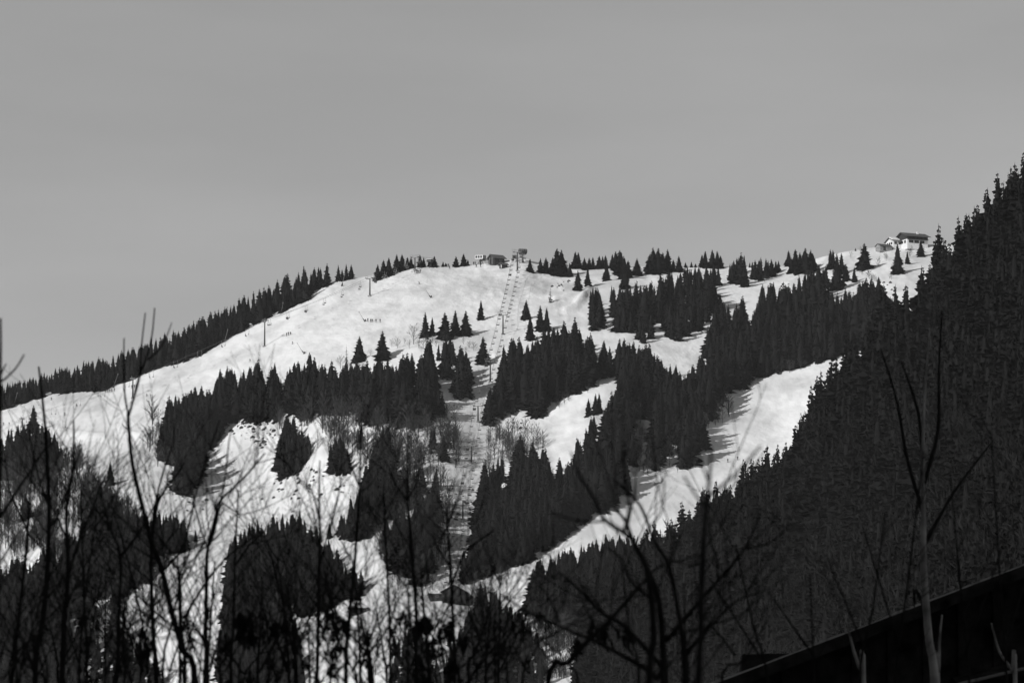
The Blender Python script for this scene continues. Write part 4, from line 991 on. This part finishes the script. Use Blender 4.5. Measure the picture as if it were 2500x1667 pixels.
def sapling(label, Y, lines, seed, dens=1.0, keys=0, cat='sapling', group=None, twiglen=.6, name='bare_sapling', lvl=1, mains=None):
    """lines: (polyline in photo px, width px at foot, width px at tip); the first is the stem and reaches the ground"""
    rnd = random.Random(seed); k = Y / FPX; spots = []
    base = None
    for i, (poly, w0, w1) in enumerate(lines):
        yoff = 0 if i == 0 else rnd.gauss(0, .15)
        P = [at(u, v, Y + yoff * (j / max(1, len(poly) - 1))) for j, (u, v) in enumerate(poly)]
        if i == 0:
            f = P[0]; foot = np.array([f[0] + rnd.gauss(0, .25), Y, -.15]); mid = (f * .6 + foot * .4); base = np.array([foot[0], foot[1], 0])
            e = empty(name, base, 0, label, cat, group)
            P = [foot, mid] + P
        pts = smooth_line(P, 4); n = len(pts)
        rad = list(np.linspace(w0 * k / 2 * (1.15 if i == 0 else .85), w1 * k / 2 * .85, n))
        MB().tube([q - base for q in pts], rad, 6).build('stem' if i == 0 else 'branch', M['twig'], e, True)
        tw = MB(); ln = sum(np.linalg.norm(pts[j + 1] - pts[j]) for j in range(n - 1) if 3.2 < pts[j][2] < at(0, 1120, Y)[2])
        ztop = at(0, 1120, Y)[2]; vis = [j for j in range(n - 1) if 3.2 < pts[j][2] < ztop]
        for _ in range(int(ln * 4.2 * dens) if vis else 0):
            j = rnd.choice(vis); q = pts[j] + (pts[j + 1] - pts[j]) * rnd.random(); d = pts[j + 1] - pts[j]; d = d / np.linalg.norm(d); a = rnd.choice((-1, 1)) * rnd.uniform(.4, .8)
            nd = np.array([d[0] * math.cos(a) + d[2] * math.sin(a), rnd.gauss(0, .3), -d[0] * math.sin(a) + d[2] * math.cos(a)]); nd /= np.linalg.norm(nd)
            grow(tw, q - base, nd, twiglen * rnd.uniform(.5, 1.2), max(.003, rad[j] * .36), lvl, rnd, spots)
        if tw.f:
            o = tw.build('twigs', M['twig'], e); o['kind'] = 'stuff'
    zlow = at(0, 1490, Y)[2]; low = [t for t in spots if t[0][2] < zlow]
    for _ in range(keys):
        if low:
            q, _l = rnd.choice(low)
            b = link('seed_cluster', KEYS[rnd.randrange(5)], None, e, loc=q); s_ = rnd.uniform(.35, .65); b.scale = (s_, s_, s_); b.rotation_euler = (rnd.gauss(0, .2), rnd.gauss(0, .2), rnd.uniform(0, 6))
    return e
def cc(n, *p): return c(n, *p)
SAPL = [
 ('Tall straight sapling stem second from the left edge', 30, [(cc(5,(200,1640),(240,1250),(262,1050),(276,820),(282,560),(272,330),(262,120)) + cc(1,(345,1500),(335,1400),(312,1180),(296,1050)), 15, 6), (cc(5,(282,560),(230,420),(190,250),(160,90)), 7, 4), (cc(5,(278,700),(350,560),(430,330),(470,200)), 8, 4)], .8, 0),
 ('Sapling with a forked top left of the three-pronged one', 31, [(cc(5,(350,1640),(365,1250),(390,960),(386,750),(382,560),(418,340),(424,180),(422,60)), 15, 5), (cc(5,(390,960),(450,760),(520,600),(575,440),(640,330)), 10, 4), (cc(5,(386,750),(300,560),(190,420),(120,300)), 7, 4)], .9, 0),
 ('Tallest three-pronged sapling rising above the forest at left', 29, [(cc(5,(1120,1660),(1050,1380),(985,1160),(932,930),(872,765),(808,520),(762,320),(742,140),(735,20)) + cc(1,(985,1430)), 17, 8),
     (cc(1,(985,1430),(1020,1300),(1062,1140),(1130,950),(1165,800),(1184,600)), 8, 4), (cc(1,(1020,1300),(1068,1130),(1083,900),(1112,638)), 7, 4), (cc(1,(985,1430),(955,1260),(948,1000),(950,832)), 7, 4), (cc(1,(1130,1000),(1220,915),(1275,820),(1315,712)), 6, 3),
     (cc(5,(932,930),(1040,800),(1090,640),(1130,460),(1190,280),(1260,60)), 9, 4)], .6, 0),
 ('Upright sapling just right of the three-pronged one', 32, [(cc(5,(900,1650),(880,1300),(868,980),(872,760),(900,560),(940,470),(1010,380),(1060,300)), 13, 5), (cc(5,(872,760),(880,600),(930,380),(990,200),(1000,100)), 7, 4)], .9, 0),
 ('Sapling with a wide upper fork before the grey snowfield', 30, [(cc(5,(1170,1650),(1180,1250),(1186,960),(1192,800),(1238,610),(1262,525),(1400,390),(1520,250)), 13, 5), (cc(5,(1192,800),(1232,690),(1290,400),(1312,200),(1330,100)), 8, 3), (cc(5,(1262,525),(1380,600),(1420,590)), 5, 3), (cc(5,(1192,800),(1140,640),(1110,500),(1120,420)), 6, 3)], 1.0, 0),
 ('Slim straight sapling before the lower left forest block', 31, [(cc(5,(1330,1640),(1340,1250),(1348,850),(1370,460)), 10, 5), (cc(5,(1345,900),(1430,780),(1520,690),(1600,560)), 7, 3)], 1.0, 6),
 ('Sapling at the left edge with thick blunt tips against the sky', 24, [(cc(5,(-30,1640),(-20,1200),(-8,800),(0,500)) + cc(1,(2,1150),(5,900),(4,680)), 14, 7), (cc(1,(0,1172),(60,1125),(130,1050),(185,958)), 7, 5), (cc(1,(2,1130),(25,1070),(46,1030)), 6, 4), (cc(5,(-20,650),(100,460),(190,330),(270,200)), 11, 5)], .5, 0),
 ('Sapling leaning right across the far left snow', 33, [(cc(5,(60,1640),(100,1250),(140,900),(155,700),(60,480),(30,280)), 11, 4), (cc(5,(155,700),(260,830),(290,980)), 6, 4), (cc(5,(140,900),(170,500),(190,300),(215,100)), 7, 3)], 1.0, 0),
 ('Forked sapling between the left stems, tips over the shaded bowl', 28, [(cc(5,(660,1640),(680,1200),(692,840),(640,700),(600,560),(570,400)), 12, 4), (cc(5,(692,840),(780,730),(880,560),(930,450)), 8, 4), (cc(5,(640,700),(520,520),(440,350),(425,200)), 6, 3)], .9, 0),
 ('Short many-branched sapling below the bright snow patch', 29, [(cc(5,(1060,1660),(1040,1250),(1030,960),(990,860),(950,760)), 12, 4), (cc(5,(1030,960),(1060,850),(1070,720)), 7, 3), (cc(5,(1050,1200),(1190,980),(1320,830),(1500,700)), 9, 4)], 1.2, 2),
 ('Sapling rising beside the grey snowfield with close-set side twigs', 30, [(cc(6,(170,1640),(180,1250),(185,900),(190,700),(186,480),(190,290)), 12, 4), (cc(6,(185,900),(240,700),(300,480),(310,330)), 7, 3), (cc(6,(188,640),(150,480),(110,420)), 5, 3)], 1.3, 8),
 ('Sapling with curved side twigs left of the lift line', 29, [(cc(6,(340,1640),(355,1250),(388,900),(412,560),(422,300),(430,20)), 13, 4), (cc(6,(412,430),(360,300),(350,190)), 6, 3), (cc(6,(418,360),(480,240),(525,80)), 6, 3), (cc(6,(410,480),(480,430),(545,325)), 5, 3)], .8, 8),
 ('Sapling with a trident top in front of the middle wood', 28, [(cc(6,(750,1640),(745,1200),(725,900),(704,640),(692,500),(700,150)), 13, 5), (cc(6,(692,520),(625,425),(565,285)), 7, 4), (cc(6,(692,520),(750,410),(766,330)), 6, 4)], .9, 10),
 ('Straight unbranched sapling stem left of the trident one', 31, [(cc(6,(600,1640),(590,1200),(570,800),(556,480)), 10, 5)], .9, 8),
 ('Sapling before the lower end of the lift line', 30, [(cc(6,(960,1640),(955,1250),(940,900),(925,700),(920,560)), 11, 5), (cc(6,(950,1000),(1020,820),(1120,740),(1190,690)), 8, 4), (cc(6,(940,900),(860,780),(840,700)), 6, 3)], 1.0, 10),
 ('Sapling with drooping seed bunches before the dark barn', 27, [(cc(6,(830,1640),(800,1300),(780,1080),(770,900)), 12, 5), (cc(6,(800,1300),(900,1180),(960,1050),(1060,900)), 8, 4)], 1.2, 14),
 ('Sapling with seed bunches left of the lower snow patch', 27, [(cc(6,(60,1650),(50,1400),(20,1150),(0,1000)), 12, 5), (cc(6,(50,1400),(150,1150),(240,1000)), 8, 4)], 1.2, 12),
 ('Thick sapling with seed bunches below the snowy hut', 27, [(cc(6,(480,1650),(470,1400),(430,1200),(420,1000)), 13, 5), (cc(6,(470,1400),(580,1250),(640,1080)), 9, 4), (cc(6,(470,1400),(330,1250),(240,1120)), 8, 4)], 1.2, 16),
 ('Right-leaning sapling with seed bunches left of the wide tree', 28, [(cc(6,(1050,1650),(1080,1400),(1150,1200),(1190,900)), 11, 4), (cc(6,(1080,1400),(1250,1250),(1290,1130)), 7, 4), (cc(6,(1110,1300),(1010,1100),(990,1000)), 6, 3)], 1.1, 10),
]
for i, (lab, Y, lines, dens, keys) in enumerate(SAPL):
    sapling(lab, Y, lines, 500 + i, dens * 1.2, keys, group='bare saplings in front', twiglen=.6, lvl=1 if i in (2, 6) else 2)
# the wide-crowned bare tree right of the middle
sapling('Wide-crowned bare young tree right of the middle, out of focus', 21, [
    (cc(7,(1000,1680),(985,1400),(962,1100),(890,900),(820,770),(770,640),(700,560)), 20, 6),
    (cc(7,(1110,1680),(1105,1400),(1075,1180),(1020,900),(935,755),(865,570),(790,480),(700,400)), 17, 5),
    (cc(7,(1000,1330),(1150,1150),(1300,980),(1450,800),(1540,600)), 15, 6), (cc(7,(1105,1400),(1250,1250),(1400,1100),(1560,1040)), 12, 5),
    (cc(7,(960,1100),(820,1010),(740,850),(660,790)), 10, 5), (cc(7,(1300,980),(1290,850),(1260,760),(1250,650)), 9, 4), (cc(7,(985,1480),(760,1240),(640,1170),(470,1000),(380,930)), 15, 6),
    (cc(7,(1020,900),(1060,780),(1100,700)), 7, 4), (cc(7,(1130,900),(1250,860),(1330,800)), 8, 4), (cc(7,(1450,800),(1600,760),(1720,650)), 7, 4), (cc(7,(985,1300),(1080,1280),(1420,1180),(1560,1050)), 8, 4)], 700, 1.6, 0, cat='tree', name='bare_tree', twiglen=.5, lvl=2)
sapling('Blurred long branch crossing the lower piste from a tree at its left', 19, [
    (cc(7,(300,1700),(440,1450),(560,1320),(690,1195),(850,1010),(910,950)), 20, 7), (cc(7,(690,1195),(640,1170),(560,1080),(490,960)), 10, 6), (cc(7,(850,1010),(960,900),(1100,860),(1230,820)), 9, 5)], 710, .5, 0, cat='tree', name='bare_tree', twiglen=.4)
sapling('Arching branch sweeping left over the lower piste end', 20, [
    (cc(7,(990,1700),(950,1545),(860,1470),(640,1350),(530,1300),(250,1180),(50,1060)), 16, 6), (cc(7,(390,1220),(340,1100),(265,985)), 8, 5), (cc(7,(640,1350),(560,1180),(500,1050)), 8, 4)], 720, .3, 0, cat='tree', name='bare_tree', twiglen=.35)
sapling('Strongly blurred pale forked twig over the right-hand piste', 13, [
    (cc(7,(1180,1750),(1200,1300),(1215,800),(1228,610),(1240,500),(1252,380),(1262,220)), 20, 8), (cc(7,(1245,500),(1330,430),(1430,340),(1545,208)), 12, 8), (cc(7,(1225,560),(1160,470),(1105,380)), 10, 7), (cc(7,(1250,420),(1210,320),(1195,250)), 8, 6)], 730, .2, 0, cat='tree', name='bare_tree', twiglen=.3, lvl=0)
sapling('Blurred dark branch slanting down over the middle piste', 16, [
    (cc(7,(900,1700),(930,1300),(900,950),(830,790),(780,720),(645,625),(585,500),(500,370),(455,240)), 20, 6), (cc(7,(760,705),(790,560),(765,400),(757,180)), 12, 6), (cc(7,(645,640),(540,640),(430,620),(340,588)), 8, 5), (cc(7,(840,800),(900,690),(980,570),(990,400)), 8, 5)], 740, .4, 0, cat='tree', name='bare_tree', twiglen=.4)
# a low thicket along the bottom: saplings of their own
rnd = random.Random(77)
for i in range(42):
    u0 = -60 + 1360 * (i + rnd.random() * .8) / 42; Y = rnd.uniform(22, 35); tp = rnd.uniform(1330, 1560) if u0 > 500 else rnd.uniform(1180, 1520)
    du = rnd.gauss(0, 45)
    sapling('thin bare stem in the dark thicket along the lower left edge', Y, [([(u0, 1720), (u0 + du * .3, (1720 + tp) / 2), (u0 + du, tp)], rnd.uniform(8, 12), 4),
            ([(u0 + du * .2, 1640), (u0 + du * .2 + rnd.choice((-1, 1)) * rnd.uniform(40, 90), (1640 + tp) / 2 - 40)], 7, 3)], 900 + i, 1.5, 4 if u0 > 450 else 1, group='thin stems of the thicket', twiglen=.6, lvl=2)
for i, (u0, Y, tp) in enumerate([(1420,24,1500),(1560,25,1380),(1680,24,1420),(1760,26,1500),(1880,27,1330),(1990,28,1400),(2100,30,1250),(2370,30,1150),(2460,29,1050),(2180,31,1100)]):
    rr = random.Random(40 + i); d = rr.gauss(0, 40)
    sapling('dark thin stem before the shadowed slope at the lower right', Y, [([(u0, 1720), (u0 + d, (1720 + tp) / 2), (u0 + d * 2, tp)], 10, 4), ([(u0 + d * .6, 1600), (u0 + d + rr.choice((-1, 1)) * 110, (1600 + tp) / 2 - 60)], 7, 4)], 960 + i, .9, 0, group='thin stems before the shadowed slope', twiglen=.55)

for i in range(22):
    u0 = -40 + 1300 * (i + rnd.random() * .8) / 22; Y = rnd.uniform(21, 30); tp = rnd.uniform(1500, 1600); du = rnd.gauss(0, 35)
    sapling('thin bare stem in the dark thicket along the lower left edge', Y, [([(u0, 1740), (u0 + du * .4, (1740 + tp) / 2), (u0 + du, tp)], rnd.uniform(8, 12), 4)], 1200 + i, 2.0, 1 if u0 > 450 else 0, group='thin stems of the thicket', twiglen=.45, lvl=2)

# birch at the right
M['birch'] = mat('birch_bark', 0.30, 0.85, 0.22, 1.6, 0.1, stretch=(1, 1, 3.2))
Y = 42; k = Y / FPX
line = [(2285,1720),(2268,1560),(2256,1400),(2254,1250),(2253,1120),(2256,1000),(2262,900),(2270,800)]
P = [at(u, v, Y) for u, v in line]; foot = np.array([P[0][0] + .1, Y, -.2]); base = np.array([foot[0], Y, 0.])
bi = empty('birch_tree', base, 0, 'Slender birch with pale trunk in front of the barn roof', 'birch')
pts = smooth_line([foot, (foot + P[0]) / 2] + P, 4)
MB().tube([q - base for q in pts], [float(np.interp(q[2], [0, 4.9, 5.9, 6.7, 7.7], [.05, .034, .026, .014, .003])) for q in pts], 8).build('trunk', M['birch'], bi, True)
for br in ([(2256,1180),(2290,1050),(2292,900),(2300,760)], [(2254,1250),(2215,1120),(2190,980),(2150,850)], [(2262,1490),(2235,1440),(2232,1480)], [(2254,1120),(2240,1000),(2200,880)], [(2256,1330),(2330,1200),(2420,1080)]):
    q = smooth_line([at(u, v, Y + .2 * j) for j, (u, v) in enumerate(br)], 4)
    MB().tube([a - base for a in q], list(np.linspace(.018, .006, len(q))), 5).build('branch', M['twig'], bi, True)
for i, ln in enumerate(([(2110,1730),(2100,1640),(2085,1590),(2072,1540),(2060,1500)], [(2290,1730),(2292,1640),(2294,1560),(2300,1500)], [(2480,1730),(2470,1640),(2440,1590),(2420,1520)])):
    PP = [at(u, v, 44) for u, v in ln]; ft = np.array([PP[0][0], 44, -.2]); bs = np.array([ft[0], 44, 0.])
    e = empty('birch_tree', bs, 0, ('Thin crooked birch before the left half of the barn', 'Faint thin birch just right of the pale-trunked birch', 'Thin birch at the right edge before the barn wall')[i], 'birch')
    q = smooth_line([ft] + PP, 4); MB().tube([a - bs for a in q], list(np.linspace(.022, .006, len(q))), 6).build('trunk', M['birch'], e, True)

# old barn: gable end towards us, verge climbing to the right
Y = 60.0
def bp(u, v, dy=0.0): return at(u, v, Y + dy)
a0, a1 = bp(1700, 1688), bp(2900, 1229)
bsx = (a0[0] + a1[0]) / 2; root = np.array([bsx, Y, 0.])
bn = empty('old_barn', root, 0, 'Dark old barn with a sloping snow-edged gable roof at the lower right', 'barn')
slope = (a1[2] - a0[2]) / (a1[0] - a0[0])
x0, x1 = a0[0] - bsx, a1[0] - bsx
def zr(x): return a0[2] + (x - x0) * slope
n = 26
for i in range(n):   # upright boards of the gable wall, uneven depth
    xa, xb = x0 + .35 + (x1 - x0 - .35) * i / n, x0 + .35 + (x1 - x0 - .35) * (i + 1) / n - .003; d = .03 * (i % 2) + rnd.uniform(0, .01)
    MB().poly([(xa,.25-d,-.2),(xb,.25-d,-.2),(xb,.3,-.2),(xa,.3,-.2),(xa,.25-d,zr(xa)-.06),(xb,.25-d,zr(xb)-.06),(xb,.3,zr(xb)-.06),(xa,.3,zr(xa)-.06)], [(0,3,2,1),(4,5,6,7),(0,1,5,4),(1,2,6,5),(2,3,7,6),(3,0,4,7)]).build('board', M['oldwood'], bn)
MB().poly([(x0+.36,.31,-.2),(x1,.31,-.2),(x1,.31,zr(x1)-.07),(x0+.36,.31,zr(x0+.36)-.07)], [(0,1,2,3)]).build('wall', M['oldwood'], bn)
def slab(za, zb, ya, yb, m, name, par):
    return MB().poly([(x0,ya,zr(x0)+za),(x1,ya,zr(x1)+za),(x1,yb,zr(x1)+za),(x0,yb,zr(x0)+za),(x0,ya,zr(x0)+zb),(x1,ya,zr(x1)+zb),(x1,yb,zr(x1)+zb),(x0,yb,zr(x0)+zb)], [(0,3,2,1),(4,5,6,7),(0,1,5,4),(1,2,6,5),(2,3,7,6),(3,0,4,7)]).build(name, m, par)
rf = slab(-.055, .0, -.15, 7, M['oldwood'], 'roof', bn)
slab(-.13, -.058, -.17, -.12, M['oldwood'], 'verge_board', bn)
# remaining snow on the roof with an uneven rim
xs = np.linspace(x0, x1, 90); sn = MB(); V = []; F = []
for i, x in enumerate(xs):
    t = .014 + .02 * (vnoise(np.array([x * 4]), np.array([3.]))[0] + .5); V += [(x, -.13, zr(x) + .002), (x, -.13 + .02, zr(x) + t), (x, 6.8, zr(x) + t + .03), (x, 6.8, zr(x) + .002)]
for i in range(len(xs) - 1):
    for j in range(3): F.append((4*i+j, 4*i+4+j, 4*i+5+j, 4*i+1+j))
sn.poly(V, F).build('snow_cover', M['vergesnow'], rf)
# far half of the roof and side wall
MB().box((x1 + 2.5, 3.5, zr(x1) - 1.2), (5, 7, .1)).build('roof', M['oldwood'], bn)
MB().box((x0 + .42, 3.4, zr(x0) / 2 - .2), (.1, 6.2, zr(x0) + .1)).build('wall', M['oldwood'], bn)
cx0, cx1 = bp(1806, 0)[0] - bsx, bp(1962, 0)[0] - bsx; ct = bp(0, 1584)[2]
MB().poly([(cx0-.05,.6,zr(cx0)-.3),(cx1,.6,zr(cx0)-.3),(cx1,1.2,zr(cx0)-.3),(cx0-.05,1.2,zr(cx0)-.3),(cx0+.02,.6,ct),(cx1,.6,ct+.01),(cx1,1.2,ct+.01),(cx0+.02,1.2,ct)], [(0,3,2,1),(4,5,6,7),(0,1,5,4),(1,2,6,5),(2,3,7,6),(3,0,4,7)]).build('chimney', M['oldwood'], bn)
# pent roof strip low on the gable with a bright edge
q0, q1 = bp(2330, 1682) - root, bp(2900, 1545) - root
MB().poly([(q0[0],-.5,q0[2]-.05),(q1[0],-.5,q1[2]-.05),(q1[0],.22,q1[2]+.1),(q0[0],.22,q0[2]+.1),(q0[0],-.5,q0[2]),(q1[0],-.5,q1[2]),(q1[0],.22,q1[2]+.15),(q0[0],.22,q0[2]+.15)], [(0,3,2,1),(4,5,6,7),(0,1,5,4),(1,2,6,5),(2,3,7,6),(3,0,4,7)]).build('pent_roof', M['oldwood'], bn)
MB().tube([(q0[0],-.52,q0[2]+.01),(q1[0],-.52,q1[2]+.01)], .018, 6).build('gutter', M['steel'], bn)

# ------------------------------------------------------------------ haze: one box of pale air round everything
def haze():
    m = bpy.data.materials.new('thin_valley_haze'); m.use_nodes = True; n = m.node_tree; n.nodes.clear()
    o = n.nodes.new('ShaderNodeOutputMaterial'); v = n.nodes.new('ShaderNodeVolumePrincipled')
    v.inputs['Color'].default_value = (.9, .9, .9, 1); v.inputs['Density'].default_value = 2.3e-5; v.inputs['Anisotropy'].default_value = 0.0
    n.links.new(v.outputs[0], o.inputs['Volume'])
    x0, x1, y0, y1, z0, z1 = -16000, 16000, -3500, 26000, -430, 700
    ob = MB().poly([(x0,y0,z0),(x1,y0,z0),(x1,y1,z0),(x0,y1,z0),(x0,y0,z1),(x1,y0,z1),(x1,y1,z1),(x0,y1,z1)], [(0,3,2,1),(4,5,6,7),(0,1,5,4),(1,2,6,5),(2,3,7,6),(3,0,4,7)]).build('haze', m)
    tag(ob, 'thin pale haze in the valley air', None, None, 'stuff')
haze()
